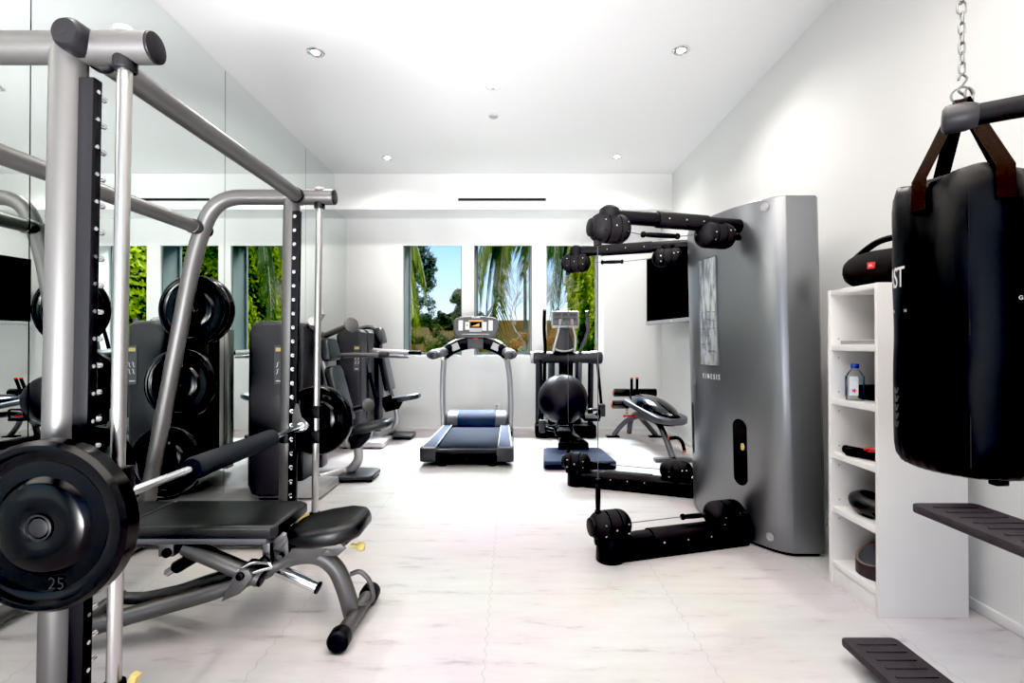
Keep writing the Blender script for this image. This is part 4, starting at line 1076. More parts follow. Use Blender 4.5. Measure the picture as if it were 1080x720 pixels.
# ------------------------------------------------------------------ treadmill
TX = -.428
tm = thing('treadmill', 'black and grey treadmill with curved silver uprights, facing the back windows', 'treadmill', (TX, 5.4, 0))
Y0, Y1 = 4.62, 6.32
def tx(*a): return V((TX + a[0], a[1], a[2]))
b = B().box(TX - .285, TX + .285, Y0 + .03, 5.98, .150, .168, .004); obj('running_belt', b, M['belt'], tm)
b = B().cyl(tx(-.285, Y0 + .045, .134), tx(.285, Y0 + .045, .134), .036, 24); obj('rear_roller', b, M['black'], tm)
b = B().box(TX - .30, TX + .30, Y0 + .02, Y0 + .075, .075, .092, .004).box(TX - .34, TX + .34, Y0 + .08, 6.2, .060, .120, .01); obj('deck_frame', b, M['black'], tm)
for s in (-1, 1):
    b = B().prism([(s * .292, Y0 + .06), (s * .425, Y0 + .06), (s * .385, 6.02), (s * .292, 6.02)], .186, Matrix.Translation((TX, 0, 0)), .008, 3, .10)
    r = obj('side_rail', b, M['tread_blue'], tm)
    b = B().tube([tx(s * .296, Y0 + .07, .187), tx(s * .296, 6.0, .187)], .006, 8); obj('rail_trim', b, M['silver_lt'], r)
    b = B().tube([tx(s * .424, Y0 + .07, .180), tx(s * .386, 6.0, .180)], .011, 8); obj('rail_trim', b, M['silver_lt'], r)
    o2 = [(s * .286, Y0), (s * .41, Y0), (s * .442, Y0 + .02), (s * .447, Y0 + .10), (s * .44, Y0 + .22), (s * .30, Y0 + .22), (s * .286, Y0 + .06)]
    b = B().prism(o2, .185, Matrix.Translation((TX, 0, 0)), .014, 3, .052); obj('end_cap', b, M['shroud'], tm)
    b = B().box(TX + s * .4405 - .004, TX + s * .4405 + .004, Y0 + .22, 6.05, .06, .13, .002); obj('side_skirt', b, M['black'], tm)
    for yy in (Y0 + .10, 6.05):
        obj('leveling_foot', B().lathe([(0, 0), (.042, 0), (.044, .008), (.03, .016), (.014, .02), (.014, .07), (0, .07)], Matrix.Translation(tx(s * .24, yy, 0)), 20), M['black'], tm)
# motor hood
pr = [(5.93, .17), (5.94, .235), (5.99, .300), (6.08, .335), (6.22, .335), (6.30, .28), (6.32, .19), (6.32, .05), (5.98, .05)]
YZX = Matrix(((0, 0, 1, TX), (1, 0, 0, 0), (0, 1, 0, 0), (0, 0, 0, 1)))
obj('motor_hood', B().prism(pr, .375, YZX, .03, 4, -.375), M['grey'], tm)
obj('hood_cover', B().prism([(5.925, .17), (5.935, .24), (5.985, .307), (6.075, .345), (6.14, .346), (6.14, .2)], .235, YZX, .02, 3, -.235), M['tread_blue'], tm)
for s in (-1, 1):
    p = smooth_path([tx(s * .405, 6.06, .10), tx(s * .412, 6.03, .35), tx(s * .408, 5.97, .60), tx(s * .392, 5.88, .82), tx(s * .365, 5.76, 1.0)], 6)
    u = obj('upright', B().tube(p, .055, 18, rb=.034, up=(0, 1, 0)), M['silver_lt'], tm)
    b = B().tube([tx(s * .402, 6.08, .04), tx(s * .409, 6.05, .26)], .058, 18, rb=.034, up=(0, 1, 0)); obj('foot_cover', b, M['shroud'], u)
    b = B().tube([tx(s * .388, 5.865, .86), tx(s * .366, 5.765, 1.0)], .050, 16, rb=.034, up=(0, 1, 0)); obj('top_bracket', b, M['black'], u)
    # arm rest with grip
    b = B().tube(smooth_path([tx(s * .405, 5.22, 1.035), tx(s * .41, 5.30, 1.05), tx(s * .395, 5.55, 1.06), tx(s * .36, 5.74, 1.065)], 5), [.030, .040, .046, .048, .050, .052, .052, .052, .052, .053, .054, .054, .054, .054, .054, .052], 18, rb=[.05, .062, .07, .073, .075, .075, .075, .073, .07, .068, .066, .064, .06, .06, .058, .055])
    a = obj('arm_rest', b, M['grey'], tm)
    b = B().cyl(tx(s * .408, 5.205, 1.035), tx(s * .405, 5.23, 1.037), .04, 18, .006); obj('arm_tip', b, M['shroud'], a)
# arched crossbar
pts = smooth_path([tx(-.36, 5.74, 1.05), tx(-.27, 5.80, 1.115), (tx(-.13, 5.84, 1.165)), tx(0, 5.85, 1.18), tx(.13, 5.84, 1.165), tx(.27, 5.80, 1.115), tx(.36, 5.74, 1.05)], 5)
cb = obj('crossbar', B().tube(pts, .075, 18, rb=.045, up=(0, 0, 1)), M['black'], tm)
obj('crossbar_trim', B().tube([p + V((0, -.005, .074)) for p in pts[3:-3]], .010, 8, rb=.03), M['silver_lt'], cb)
for s in (-1, 1):
    b = B().prism([(-.045, -.04), (.045, -.04), (.045, .04), (-.045, .04)], .006, Matrix.Translation(tx(s * .235, 5.757, 1.128)) @ Matrix.Rotation(s * .42, 4, 'Y') @ Matrix.Rotation(PI / 2, 4, 'X'), .002); obj('speaker_grille', b, M['greylt'], cb)
b = B().prism([(-.095, -.06), (.095, -.06), (.095, .06), (-.095, .06)], .02, Matrix.Translation(tx(0, 5.80, 1.165)) @ Matrix.Rotation(PI / 2, 4, 'X'), .006); obj('tray', b, M['shroud'], cb)
obj('stop_button', B().box(TX - .03, TX + .03, 5.765, 5.785, 1.215, 1.23, .004), M['red'], cb)
# console
cm = Matrix.Translation(tx(.0, 5.86, 1.355)) @ Matrix.Rotation(math.radians(90 - 14), 4, 'X')
out = []
for k in range(48):
    a = 2 * PI * k / 48; ca, sa = math.cos(a), math.sin(a); n = 4
    r = 1 / ((abs(ca) ** n + abs(sa) ** n) ** (1 / n)); out.append((.268 * r * ca * (1 + .07 * sa), .135 * r * sa))
con = obj('console', B().prism(out, .03, cm, .018, 4, -.045), M['grey'], tm)
def panel(x0, x1, y0, y1, m, name, h=.034): return obj(name, B().box(x0, x1, y0, y1, .028, h, .002, 1, cm), m, con)
for x0 in (-.205, -.128, .075, .148): panel(x0, x0 + .052, -.045 if abs(x0 + .03) > .1 else -.035, .082 if abs(x0) > .14 else .062, M['keypad'], 'keypad')
panel(-.062, .062, -.002, .058, M['screen'], 'display')
M['amber'] = mat('amber_display', (.75, .28, .06), .4, emit=.6, var=.05)
for k in range(6): obj('display_bar', B().box(-.045 + k * .015, -.034 + k * .015, .006, .012 + .006 * k, .0345, .0352, 0, 1, cm), M['amber'], con)
panel(-.085, .085, .070, .083, M['amber'], 'message_bar')
panel(-.075, .070, -.060, -.015, M['greylt'], 'number_pad')
obj('start_key', B().cyl(cm @ V((-.103, .02, .034)), cm @ V((-.103, .02, .0355)), .010, 14), mat('green_key', (.02, .32, .12), .4, var=.05), con)
panel(-.16, .16, -.098, -.088, M['silver_lt'], 'console_trim', .05)
panel(-.05, .05, .108, .122, M['silver_lt'], 'badge', .033)
b = B().box(-.10, .10, -.19, -.11, -.05, .0, .01, 2, cm); obj('console_neck', b, M['black'], con)

# ------------------------------------------------------------------ elliptical trainer at the back
EX = .66
el = thing('elliptical_trainer', 'dark elliptical trainer with silver console and hanging pedals, behind the exercise ball', 'elliptical trainer', (EX, 5.6, 0))
b = B().prism([(-.335, 4.55), (-.31, 4.53), (.31, 4.53), (.335, 4.55), (.30, 5.10), (.27, 5.14), (-.27, 5.14), (-.30, 5.10)], .085, Matrix.Translation((.625, 0, 0)), .018, 3, .004); obj('step_platform', b, M['tread_blue'], el)
b = B().box(.30, .95, 4.525, 4.545, .02, .05, .004); obj('platform_edge', b, M['black'], el)
b = B().prism([(.47, 5.02), (.78, 5.02), (.72, 5.55), (.76, 6.35), (.54, 6.35), (.56, 5.55)], .17, None, .03, 3, .02); obj('base_spine', b, M['black'], el)
b = B().box(.29, 1.05, 6.10, 6.36, .0, .16, .03, 3); obj('rear_base', b, M['black'], el)
for x in (.33, .985):
    obj('frame_column', B().tube([(x, 6.22, .1), (x, 6.16, 1.0)], .045, 16, rb=.035, up=(0, 1, 0)), M['shroud'], el)
for x in (.50, .84): obj('side_shroud', B().tube([(x, 6.30, .12), (x, 6.24, .95)], .09, 18, rb=.045, up=(0, 1, 0)), M['grey'], el)
obj('mast', B().box(.585, .745, 6.0, 6.22, .1, 1.0, .03, 3), M['black'], el)
bm_ = B().lathe([(0, 0), (.06, 0), (.078, .012), (.08, .03), (.08, .13), (.07, .15), (.07, .69), (.08, .71), (.08, .81), (.078, .828), (.06, .84), (0, .84)], axis_matrix((.255, 6.0, .998), (1, 0, 0), (0, 0, 1)), 28); bmo = obj('crank_beam', bm_, M['shroud'], el)
obj('beam_cap', B().cyl((.225, 6.0, .998), (.262, 6.0, .998), .072, 24, .012), M['silver_lt'], bmo)
cy = 6.0
for s, x, zb in ((-1, .345, .26), (1, 1.02, .44)):
    lk = obj('hanging_link', B().tube([(x, 5.90, .96), (x, 5.62, zb)], .017, 12), M['black'], el)
    obj('link_block', B().box(x - .035, x + .035, 5.56, 5.68, zb - .10, zb + .04, .012, 3), M['shroud'], lk)
    px = .553 if s < 0 else .86
    zp = .165 if s < 0 else .33
    yp = 5.42 if s < 0 else 5.45
    pd = obj('pedal', B().box(px - .085, px + .085, yp - .16, yp + .20, zp, zp + .035, .012, 3), M['black'], el)
    loop = bend([(px - .085, yp - .13, zp + .03), (px - .085, yp - .15, zp + .125), (px + .085, yp - .15, zp + .125), (px + .085, yp - .13, zp + .03)], .05, 6)
    obj('pedal_hoop', B().tube(loop, .013, 12), M['glossblack'], pd)
    obj('pedal_arm', B().tube([(px + s * .06, yp + .15, zp + .018), (x, 5.62, zb - .05)], .024, 12), M['black'], pd)
# handle bars
hb = obj('handle_bar', B().tube(smooth_path([at(574, 418, 5.98), at(574.5, 385, 5.98), at(575, 368, 5.96), at(574, 345, 5.85), at(574.5, 326, 5.75)], 5), .021, 14), M['grip'], el)
obj('handle_bar', B().tube(smooth_path([at(611, 418, 5.98), at(611, 385, 5.98), at(612, 370, 5.96), at(620, 348, 5.85), at(619, 327, 5.75)], 5), .020, 14), M['steel'], el)
for sx_, pts in ((-1, ((583, 371), (587, 356), (590, 343), (591, 336))), (1, ((606, 371), (607, 356), (604, 343), (603, 336)))):
    obj('inner_grip', B().tube(smooth_path([at(p[0], p[1], 5.86 - .02 * i) for i, p in enumerate(pts)], 4), .016, 12), M['silver_lt'], el)
neck = B().prism([(-.13, 1.06), (.13, 1.06), (.10, 1.20), (.045, 1.42), (-.045, 1.42), (-.10, 1.20)], 5.99, Matrix(((1, 0, 0, .625), (0, 0, 1, 0), (0, 1, 0, 0), (0, 0, 0, 1))), .03, 4, 5.90)
obj('console_neck', neck, M['shroud'], el)
obj('neck_trim', B().tube(smooth_path([(.495, 5.885, 1.16), (.52, 5.88, 1.10), (.625, 5.875, 1.075), (.73, 5.88, 1.10), (.755, 5.885, 1.16)], 4), .012, 10), M['silver_lt'], el)
km = Matrix.Translation((.63, 5.84, 1.455)) @ Matrix.Rotation(math.radians(90 - 12), 4, 'X')
con = obj('console', B().box(-.165, .165, -.10, .10, -.04, .02, .02, 4, km), M['silver_lt'], el)
obj('console_face', B().box(-.15, .15, -.085, .085, .019, .0215, .001, 1, km), M['grey'], con)
for (x0, x1, y0, y1) in ((-.13, -.05, .03, .07), (-.03, .03, .03, .07), (.05, .13, .03, .07), (-.13, -.05, -.02, .015), (-.03, .06, -.02, .015), (.075, .13, -.02, .015)):
    obj('key', B().box(x0, x1, y0, y1, .021, .0225, .0007, 1, km), M['shroud'], con)
for x, m in ((-.02, 'green_key'), (.06, None)):
    obj('lamp_key', B().cyl(km @ V((x, -.06, .02)), km @ V((x, -.06, .024)), .010, 12), bpy.data.materials[m] if m else M['red'], con)

# ------------------------------------------------------------------ exercise ball
c = V((.558, 5.42, .555)); r = .272
t = thing('exercise_ball', 'large charcoal inflatable exercise ball resting on the pedals of the elliptical trainer', 'exercise ball', (c.x, c.y, c.z - r))
q = B().sphere(c, r, 64)
for v in q.bm.verts:
    d = v.co - c; e = abs(d.z) / r
    if .25 < e < .93 and int(e * 60) % 3 == 0: v.co = c + d * .996
obj('ball_skin', q, M['ball'], t)
obj('valve_plug', B().cyl(c + V((.05, -.10, .245)), c + V((.052, -.104, .256)), .008, 12, .002), M['yellow'], t)

# ------------------------------------------------------------------ sit-up bench
ab = thing('sit_up_bench', 'decline sit-up bench with glossy black arched pad and foam rollers, by the back right corner', 'bench', (1.56, 5.5, 0))
A0, A1 = V((1.455, 6.02, .50)), V((1.665, 4.96, .385))
ax = (A1 - A0).normalized(); sd = V((ax.y, -ax.x, 0)).normalized(); sd = sd if sd.x > 0 else -sd; upv = sd.cross(ax).normalized(); upv = upv if upv.z > 0 else -upv
am = Matrix(((sd.x, ax.x, upv.x, A0.x), (sd.y, ax.y, upv.y, A0.y), (sd.z, ax.z, upv.z, A0.z), (0, 0, 0, 1)))
L = (A1 - A0).length
def capsule_outline(w, l0, l1, n=12, w2=None):
    w2 = w2 or w; o = []
    for k in range(n + 1):
        a = PI * k / n; o.append((w2 * math.cos(a), l1 - w2 + w2 * math.sin(a)))
    for k in range(n + 1):
        a = PI + PI * k / n; o.append((w * math.cos(a), l0 + w + w * math.sin(a)))
    return o
q = B(); rings = []
N = 22
for i in range(N + 1):
    s = i / N; e = math.sin(PI * min(1, max(0, .03 + .94 * s))) ** .45
    hw = (.135 + .02 * s) * min(1, e + .02); hh = .125 * (math.sin(PI * (.06 + .86 * s)) ** .8)
    ring = []
    for k in range(17):
        a = PI * k / 16; ring.append(q.bm.verts.new(am @ V((hw * math.cos(a), .05 + s * (L - .10), .012 + hh * math.sin(a) ** .8))))
    rings.append(ring)
for P, Q in zip(rings, rings[1:]):
    for k in range(16): q.bm.faces.new((P[k], P[k + 1], Q[k + 1], Q[k]))
    q.bm.faces.new((P[16], P[0], Q[0], Q[16]))
q.bm.faces.new(rings[0]); q.bm.faces.new(rings[-1]); bmesh.ops.recalc_face_normals(q.bm, faces=q.bm.faces[:])
obj('arched_pad', q, M['glossblack'], ab, ang=60)
obj('pad_rim', B().prism(capsule_outline(.15, 0, L + .02, w2=.175), .018, am, .012, 3, -.045), M['steel'], ab)
obj('pad_base', B().prism(capsule_outline(.10, .3, L - .1), -.044, am, .01, 2, -.085), M['black'], ab)
fr = B().tube(smooth_path([(1.465, 6.17, .05), (1.47, 6.12, .20), (1.49, 5.95, .315), (1.52, 5.62, .33), (1.56, 5.3, .315), (1.575, 5.10, .22), (1.585, 4.86, .03)], 5), .034, 16, rb=.030)
mf = obj('main_frame', fr, M['steel'], ab)
ft = B().tube(smooth_path([(1.27, 6.17, .02), (1.36, 6.16, .14), (1.44, 6.08, .235), (1.52, 5.9, .30)], 5), .030, 14); obj('rear_leg', ft, M['steel'], ab)
ft = B().tube(smooth_path([(1.80, 6.17, .02), (1.70, 6.16, .14), (1.60, 6.08, .235), (1.52, 5.9, .30)], 5), .030, 14); obj('rear_leg', ft, M['steel'], ab)
for x in (1.27, 1.80): obj('foot_plate', B().box(x - .09, x + .07, 6.12, 6.22, 0, .018, .005), M['black'], ab)
obj('front_foot', B().box(1.40, 1.77, 4.82, 4.90, .0, .04, .01), M['steel'], ab)
b = B().tube(bend([(1.60, 5.02, .20), (1.68, 5.0, .215), (1.72, 4.98, .17), (1.735, 4.97, .09)], .04, 5), .017, 12); h = obj('carry_handle', b, M['grip'], ab)
obj('handle_tip', B().cyl((1.735, 4.97, .092), (1.737, 4.97, .07), .019, 14, .003), M['orange'], h)
obj('handle_tip', B().cyl((1.60, 5.02, .20), (1.583, 5.023, .197), .019, 14, .003), M['orange'], h)
# roller assembly
obj('roller_post', B().tube([(1.465, 6.0, .45), (1.48, 6.13, .47), (1.48, 6.18, .60)], .024, 12), M['steel'], ab)
for (x0, x1, y, z) in ((1.265, 1.46, 6.16, .555), (1.50, 1.80, 6.16, .555), (1.21, 1.42, 5.98, .428)):
    r_ = obj('foam_roller', B().lathe([(0, 0), (.042, 0), (.050, .006), (.051, .02), (.051, x1 - x0 - .02), (.050, x1 - x0 - .006), (.042, x1 - x0), (0, x1 - x0)], axis_matrix((x0, y, z), (1, 0, 0)), 24), M['glossblack'], ab)
    for xx in ((x0,) if x1 < 1.6 else ()): obj('roller_cap', B().cyl((xx - .008, y, z), (xx + .002, y, z), .036, 18, .003), M['orange'], r_)
obj('roller_axle', B().cyl((1.28, 6.16, .555), (1.78, 6.16, .555), .013, 10).cyl((1.25, 5.98, .428), (1.62, 5.98, .428), .013, 10), M['chrome'], ab)
for x in (1.45, 1.515):
    g_ = obj('hand_grip', B().tube(smooth_path([(x + .01, 6.02, .54), (x + .006, 6.0, .62), (x - .004, 5.96, .70), (x - .008, 5.94, .745)], 4), .017, 12), M['grip'], ab)
    obj('grip_tip', B().cyl((x - .008, 5.94, .743), (x - .009, 5.936, .760), .019, 12, .004), M['orange'], g_)
obj('adjust_pin', B().cyl((1.35, 5.9, .30), (1.47, 5.9, .305), .012, 10).sphere((1.345, 5.9, .30), .018, 12), M['red'], ab)

# ------------------------------------------------------------------ two selector strength machines along the mirror
def label_plate(x0, x1, y, z0, z1, par):
    p = obj('instruction_label', B().box(x0, x1, y - .002, y + .001, z0, z1, .0008, 1), M['grey'], par)
    obj('header_strip', B().box(x0 + .012, x1 - .006, y - .003, y - .0015, z1 - .045, z1 - .018), M['yellow'], p)
    h = z1 - z0
    for r_ in range(2):
        for c_ in range(2):
            x = x0 + .018 + c_ * .03; z = z0 + h * (.50 - .17 * r_)
            obj('figure_mark', B().tube([(x, y - .0025, z - .018), (x + .008, y - .0025, z - .004), (x + .006, y - .0025, z + .012), (x + .016, y - .0025, z + .018)], .0028, 5), M['ink'], p)
    obj('text_mark', B().box(x0 + .014, x1 - .012, y - .003, y - .0015, z0 + .022, z0 + .029), M['ink'], p)
    return p
def tower(par, dy, bottom, x0=-1.94, x1=-1.655):
    out = lambda a, b_: [(a + .0, bottom + .09), (a + .03, bottom + .02), (a + .09, bottom), (b_ - .03, bottom), (b_, bottom + .03), (b_, 1.29), (b_ - .03, 1.325), (a + .10, 1.33), (a + .04, 1.305), (a + .008, 1.25)]
    m = Matrix(((1, 0, 0, 0), (0, 0, 1, 0), (0, 1, 0, 0), (0, 0, 0, 1)))
    f = obj('weight_shroud', B().prism(out(x0, x1), 3.84 + dy, m, .035, 4, 3.60 + dy), M['shroud'], par)
    r_ = obj('weight_shroud', B().prism(out(x0, x1), 4.14 + dy, m, .025, 4, 3.90 + dy), M['shroud'], par)
    obj('handle_recess', B().tube(bend([(x0 - .0, 4.02 + dy, 1.06), (x0 - .012, 4.02 + dy, 1.06), (x0 - .012, 4.02 + dy, .92), (x0, 4.02 + dy, .92)], .008, 3), .004, 8), M['silver_lt'], r_)
    obj('bracket_bar', B().box(x0 + .05, x1 - .05, 3.83 + dy, 3.91 + dy, bottom + .06, 1.28), M['silver_lt'], par)
    label_plate(-1.735, -1.668, 3.5985 + dy, .862, 1.148, f)
    obj('base_beam', B().box(x0 + .04, -1.42, 3.66 + dy, 4.06 + dy, .012, .075, .012), M['silver_lt'], par)
    for x in (x0 + .08, x1 - .05): obj('base_pad', B().cyl((x, 3.7 + dy, 0), (x, 3.7 + dy, .02), .025, 14), M['black'], par)
    if bottom > .08: obj('shroud_stand', B().box(x0 + .06, x1 - .06, 3.66 + dy, 4.08 + dy, .05, bottom + .05, .01), M['shroud'], par)
def pad3(w, l, th, M4, bev=.022):
    hw = w / 2; o = [(-hw + .03, 0), (hw - .03, 0), (hw - .006, .012), (hw, .04), (hw - .01, l - .05), (hw - .04, l - .008), (hw - .06, l), (-hw + .06, l), (-hw + .04, l - .008), (-hw + .01, l - .05), (-hw, .04), (-hw + .006, .012)]
    return B().prism(o, th, M4, bev, 4, 0)
def pad_matrix(p0, p1, width_dir=(0, 1, 0)):
    "local y runs p0->p1, x along width, z out of the cushion towards +X"
    y = (V(p1) - V(p0)).normalized(); x = V(width_dir); z = x.cross(y)
    if z.x < 0: x = -x; z = -z
    return Matrix(((x.x, y.x, z.x, p0[0]), (x.y, y.y, z.y, p0[1]), (x.z, y.z, z.z, p0[2]), (0, 0, 0, 1)))
sA = thing('strength_machine', 'seated strength machine with charcoal weight tower and black seat, just behind the smith machine', 'strength machine', (-1.55, 4.0, 0), 'seated strength machines along the mirror')
tower(sA, 0, .035)
cyA = 4.26
obj('light_column', B().box(-1.925, -1.845, 4.42, 4.52, .04, 1.29, .008), M['silver_lt'], sA)
obj('dark_column', B().box(-1.838, -1.70, 4.42, 4.58, .04, 1.27, .03, 3), M['shroud'], sA)
obj('top_hood', B().tube(smooth_path([(-1.95, 4.36, 1.30), (-1.85, 4.40, 1.325), (-1.76, 4.42, 1.36), (-1.70, 4.42, 1.44)], 5), .032, 16), M['silver_lt'], sA)
fr = smooth_path([(-1.60, 4.10, .04), (-1.45, cyA, .055), (-1.375, cyA, .09), (-1.325, cyA, .17), (-1.33, cyA, .28), (-1.345, cyA, .38)], 5)
obj('seat_frame', B().tube(fr, .040, 16, rb=.034), M['silver_lt'], sA)
obj('base_tube', B().box(-1.85, -1.42, cyA - .04, cyA + .04, .025, .085, .012, 3), M['silver_lt'], sA)
obj('front_foot', B().prism([(-1.46, cyA - .17), (-1.20, cyA - .15), (-1.165, cyA - .11), (-1.165, cyA + .11), (-1.20, cyA + .15), (-1.46, cyA + .17)], .058, None, .012, 3, .018), M['shroud'], sA)
for yy in (-.11, .11): obj('foot_pad', B().cyl((-1.20, cyA + yy, 0), (-1.20, cyA + yy, .02), .024, 12), M['black'], sA)
sm = Matrix(((math.cos(.22), 0, -math.sin(.22), -1.40), (0, 1, 0, cyA), (math.sin(.22), 0, math.cos(.22), .375), (0, 0, 0, 1)))
obj('seat', B().prism([(0, -.14), (.06, -.18), (.22, -.18), (.34, -.13), (.375, -.08), (.375, .08), (.34, .13), (.22, .18), (.06, .18), (0, .14)], .062, sm, .026, 4, 0), M['leather_lit'], sA)
obj('seat_bracket', B().prism([(-1.40, .365), (-1.20, .412), (-1.22, .35), (-1.30, .27), (-1.38, .25)], cyA + .035, XZ, .006, 2, cyA - .035), M['shroud'], sA)
obj('back_rest', pad3(.30, .50, .075, pad_matrix((-1.46, cyA, .475), (-1.59, cyA, .97))), M['leather_lit'], sA)
obj('head_rest', pad3(.27, .195, .085, pad_matrix((-1.595, cyA, 1.005), (-1.635, cyA, 1.20))), M['leather_lit'], sA)
obj('back_frame', B().tube([(-1.42, cyA, .30), (-1.50, cyA, .52), (-1.64, cyA, 1.05), (-1.68, cyA, 1.24)], .026, 12), M['silver_lt'], sA)
obj('frame_post', B().tube(smooth_path([(-1.68, cyA, 1.24), (-1.66, 4.1, 1.31), (-1.60, 3.95, 1.34)], 5), .035, 14), M['silver_lt'], sA)
for (p, q_, rr) in ((at(343, 353, 4.28), at(370, 342, 4.10), .062), (at(374, 431, 4.45), at(388, 426.5, 4.35), .060)):
    lv = obj('lever_arm', B().tube([p, q_], .026, 14), M['silver'], sA)
    d = (q_ - p).normalized(); n = (d + V((.35, -.65, .1))).normalized()
    obj('lever_pad', B().lathe([(0, 0), (rr - .008, 0), (rr, .006), (rr, .018), (rr - .008, .024), (0, .024)], axis_matrix(q_ - n * .004, n), 28), M['silver'], lv)
ha = obj('press_arm', B().tube(smooth_path([at(352, 377, 4.5), at(364, 374, 4.46), at(404, 374, 4.42)], 4), .022, 14), M['silver'], sA)
obj('hand_grip', B().lathe([(0, 0), (.022, .001), (.026, .006), (.028, .03), (.026, .08), (.018, .088), (0, .09)], axis_matrix(at(400, 373.4, 4.42), (1, -.1, .0)), 16), M['shroud'], ha)

sB = thing('strength_machine', 'seated strength machine with raised black seat and long grey press arm, nearest the back wall', 'strength machine', (-1.55, 5.9, 0), 'seated strength machines along the mirror')
tower(sB, 1.80, .14)
cyB = 6.12
obj('light_column', B().box(-1.935, -1.875, 6.30, 6.38, .05, 1.27, .006), M['silver_lt'], sB)
q = B().prism([(-1.865, .18), (-1.76, .13), (-1.70, .20), (-1.69, .45), (-1.705, 1.18), (-1.73, 1.29), (-1.78, 1.33), (-1.865, 1.33)], 6.50, XZ, .012, 3, 6.30); obj('side_shroud', q, M['grey'], sB)
obj('cable_slot', B().box(-1.815, -1.788, 6.296, 6.302, .28, 1.20, .002), M['slot'], sB)
obj('dark_stand', B().box(-1.85, -1.72, 6.32, 6.48, 0, .18, .01), M['shroud'], sB)
obj('arch_tube', B().tube(smooth_path([(-1.95, 6.10, 1.33), (-1.80, cyB, 1.37), (-1.70, cyB, 1.34), (-1.66, cyB, 1.22), (-1.61, cyB, 1.0), (-1.54, cyB, .72), (-1.47, cyB, .45)], 5), .026, 14), M['silver'], sB)
fr = smooth_path([(-1.66, cyB, .045), (-1.58, cyB, .06), (-1.47, cyB, .11), (-1.425, cyB, .22), (-1.43, cyB, .33), (-1.46, cyB, .45)], 5)
obj('seat_frame', B().tube(fr, .036, 16, rb=.032), M['silver_lt'], sB)
obj('base_tube', B().box(-1.90, -1.60, cyB - .035, cyB + .035, .02, .075, .01), M['silver_lt'], sB)
obj('front_foot', B().prism([(-1.52, cyB - .17), (-1.24, cyB - .15), (-1.21, cyB - .11), (-1.21, cyB + .11), (-1.24, cyB + .15), (-1.52, cyB + .17)], .055, None, .012, 3, .018), M['shroud'], sB)
for yy in (-.11, .11): obj('foot_pad', B().cyl((-1.25, cyB + yy, 0), (-1.25, cyB + yy, .02), .024, 12), M['black'], sB)
sm = Matrix(((math.cos(.16), 0, -math.sin(.16), -1.47), (0, 1, 0, cyB), (math.sin(.16), 0, math.cos(.16), .44), (0, 0, 0, 1)))
obj('seat', B().prism([(0, -.12), (.06, -.15), (.18, -.16), (.28, -.13), (.335, -.08), (.335, .08), (.28, .13), (.18, .16), (.06, .15), (0, .12)], .065, sm, .026, 4, 0), M['leather_lit'], sB)
obj('seat_bracket', B().prism([(-1.60, .50), (-1.50, .53), (-1.36, .44), (-1.40, .36), (-1.56, .32), (-1.60, .40)], cyB + .04, XZ, .01, 2, cyB - .04), M['black'], sB)
sp_ = [(-1.52 + .026 * math.cos(k * .7), cyB - .02 + .026 * math.sin(k * .7), .52 + k * .0022) for k in range(56)]
obj('seat_spring', B().tube(sp_, .0055, 6), M['chrome'], sB)
obj('back_rest', pad3(.28, .52, .080, pad_matrix((-1.55, cyB, .58), (-1.655, cyB, 1.09))), M['leather_lit'], sB)
obj('head_rest', pad3(.25, .20, .085, pad_matrix((-1.655, cyB, 1.155), (-1.695, cyB, 1.35))), M['leather_lit'], sB)
pa = obj('press_arm', B().tube(smooth_path([(-1.64, 5.82, 1.09), (-1.5, 5.82, 1.075), (-1.22, 5.82, 1.06)], 4), .026, 14), M['silver_lt'], sB)
obj('hand_grip', B().tube([(-1.22, 5.82, 1.06), (-1.07, 5.80, 1.055)], .024, 14), M['grip'], pa)
obj('press_arm', B().tube([(-1.52, 5.80, 1.015), (-1.33, 5.80, 1.01)], .013, 10).box(-1.36, -1.22, 5.77, 5.83, .995, 1.018, .006), M['grey'], sB)
obj('pivot_arm', B().tube([at(378, 370, 5.75), at(397, 370, 5.75)], .020, 12).sphere(at(394, 371, 5.75), .045, 16, (1.5, .8, .6)), M['silver'], sB)
obj('gas_strut', B().tube([at(390, 392, 5.7), at(396, 418, 5.7)], .019, 10), M['black'], sB)
obj('strut_rod', B().tube([at(384, 362, 5.7), at(390, 393, 5.7)], .005, 8), M['steel'], sB)
# ------------------------------------------------------------------ light and camera
def area(name, loc, rot, sx, sy, e, col=(1, 1, 1), spread=180):
    l = bpy.data.lights.new(name, 'AREA'); l.shape = 'RECTANGLE'; l.size = sx; l.size_y = sy; l.energy = e; l.color = col; l.spread = math.radians(spread)
    o = bpy.data.objects.new(name, l); C.objects.link(o); o.location = loc; o.rotation_euler = rot; return o
area('opening_fill', (-.1, YF - .12, 1.4), (math.radians(90), 0, 0), 3.5, 2.6, 10, (1, .94, .88))  # added fill behind the camera, set in the rear opening
area('ceiling_fill', (-.1, .2, ZC - .02), (0, 0, 0), 3.0, 2.6, 58, (1, .925, .86))  # added soft fill under the ceiling out of view, not a fixture
area('garden_fill', (-.1, 9.0, 4.6), V((0, -.60, -.80)).to_track_quat('-Z', 'Z').to_euler(), 5.0, 1.6, 390, (.88, .94, 1), 60)  # unseen area light added above the garden to push light through the windows
area('ceiling_wash_fill', (-.9, -1.7, .2), V((0, .885, .465)).to_track_quat('-Z', 'Z').to_euler(), 1.6, .8, 46, (1, .995, 1), 62)  # unseen light added low behind the camera to brighten the ceiling
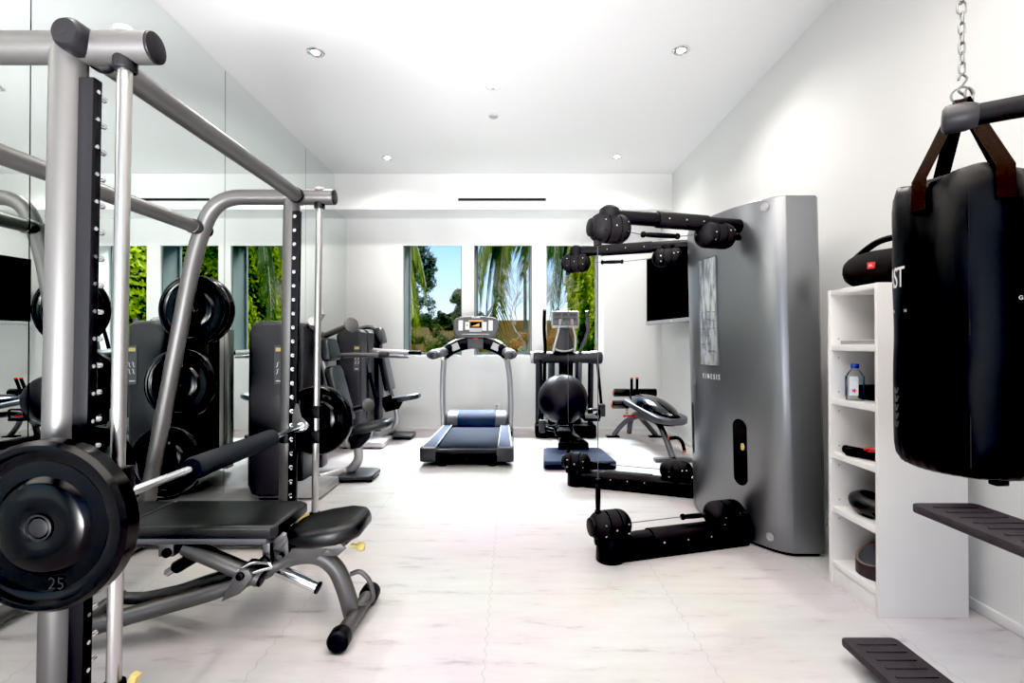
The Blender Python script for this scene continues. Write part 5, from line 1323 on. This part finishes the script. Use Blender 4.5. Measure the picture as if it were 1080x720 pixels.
for i, (x, y) in enumerate(((-1.44, 3.59), (1.23, 3.58), (-1.43, 5.64), (1.2, 5.62), (-1.44, 1.55), (1.23, 1.55))):
    l = bpy.data.lights.new('spot', 'SPOT'); l.energy = (48, 34, 34, 34, 20, 14)[i]; l.spot_size = math.radians(150); l.spot_blend = .9; l.shadow_soft_size = .035; l.color = (1, .95, .88)
    o = bpy.data.objects.new('spotlight_lamp', l); C.objects.link(o); o.location = (x, y, ZC - .03)
s = bpy.data.lights.new('sun', 'SUN'); s.energy = 3.6; s.angle = math.radians(1.2); s.color = (1, .96, .88)
o = bpy.data.objects.new('sun', s); C.objects.link(o); o.rotation_euler = V((.46, -.09, -.84)).to_track_quat('-Z', 'Y').to_euler()
w = bpy.data.worlds.new('sky'); bpy.context.scene.world = w; w.use_nodes = True
t = w.node_tree; bg = t.nodes['Background']; tc = t.nodes.new('ShaderNodeTexCoord'); sp = t.nodes.new('ShaderNodeSeparateXYZ'); r = t.nodes.new('ShaderNodeValToRGB')
e = r.color_ramp.elements; e[0].position = .0; e[0].color = (.80, .87, .95, 1); e[1].position = .5; e[1].color = (.16, .38, .82, 1)
x = e.new(.10); x.color = (.55, .74, .95, 1); x = e.new(.22); x.color = (.28, .54, .92, 1)
t.links.new(tc.outputs['Generated'], sp.inputs[0]); t.links.new(sp.outputs['Z'], r.inputs['Fac']); t.links.new(r.outputs['Color'], bg.inputs['Color']); bg.inputs['Strength'].default_value = .72
cam = bpy.data.cameras.new('camera'); cam.lens = 520 / 1080 * 36; cam.sensor_width = 36; cam.clip_start = .05
o = bpy.data.objects.new('camera', cam); C.objects.link(o); o.location = (0, 0, HC); o.rotation_euler = (math.radians(90.4), 0, 0)
sc = bpy.context.scene; sc.camera = o
sc.view_settings.view_transform = 'Standard'; sc.view_settings.look = 'None'; sc.view_settings.exposure = 1.12; sc.view_settings.gamma = 1.0
vs = sc.view_settings; vs.use_curve_mapping = True
vs.curve_mapping.black_level = (.016, .016, .016); vs.curve_mapping.update()
sc.cycles.max_bounces = 12; sc.cycles.diffuse_bounces = 6; sc.cycles.glossy_bounces = 6; sc.cycles.transparent_max_bounces = 16
sc.cycles.use_denoising = True; sc.cycles.sample_clamp_indirect = 6; sc.cycles.caustics_reflective = False; sc.cycles.caustics_refractive = False
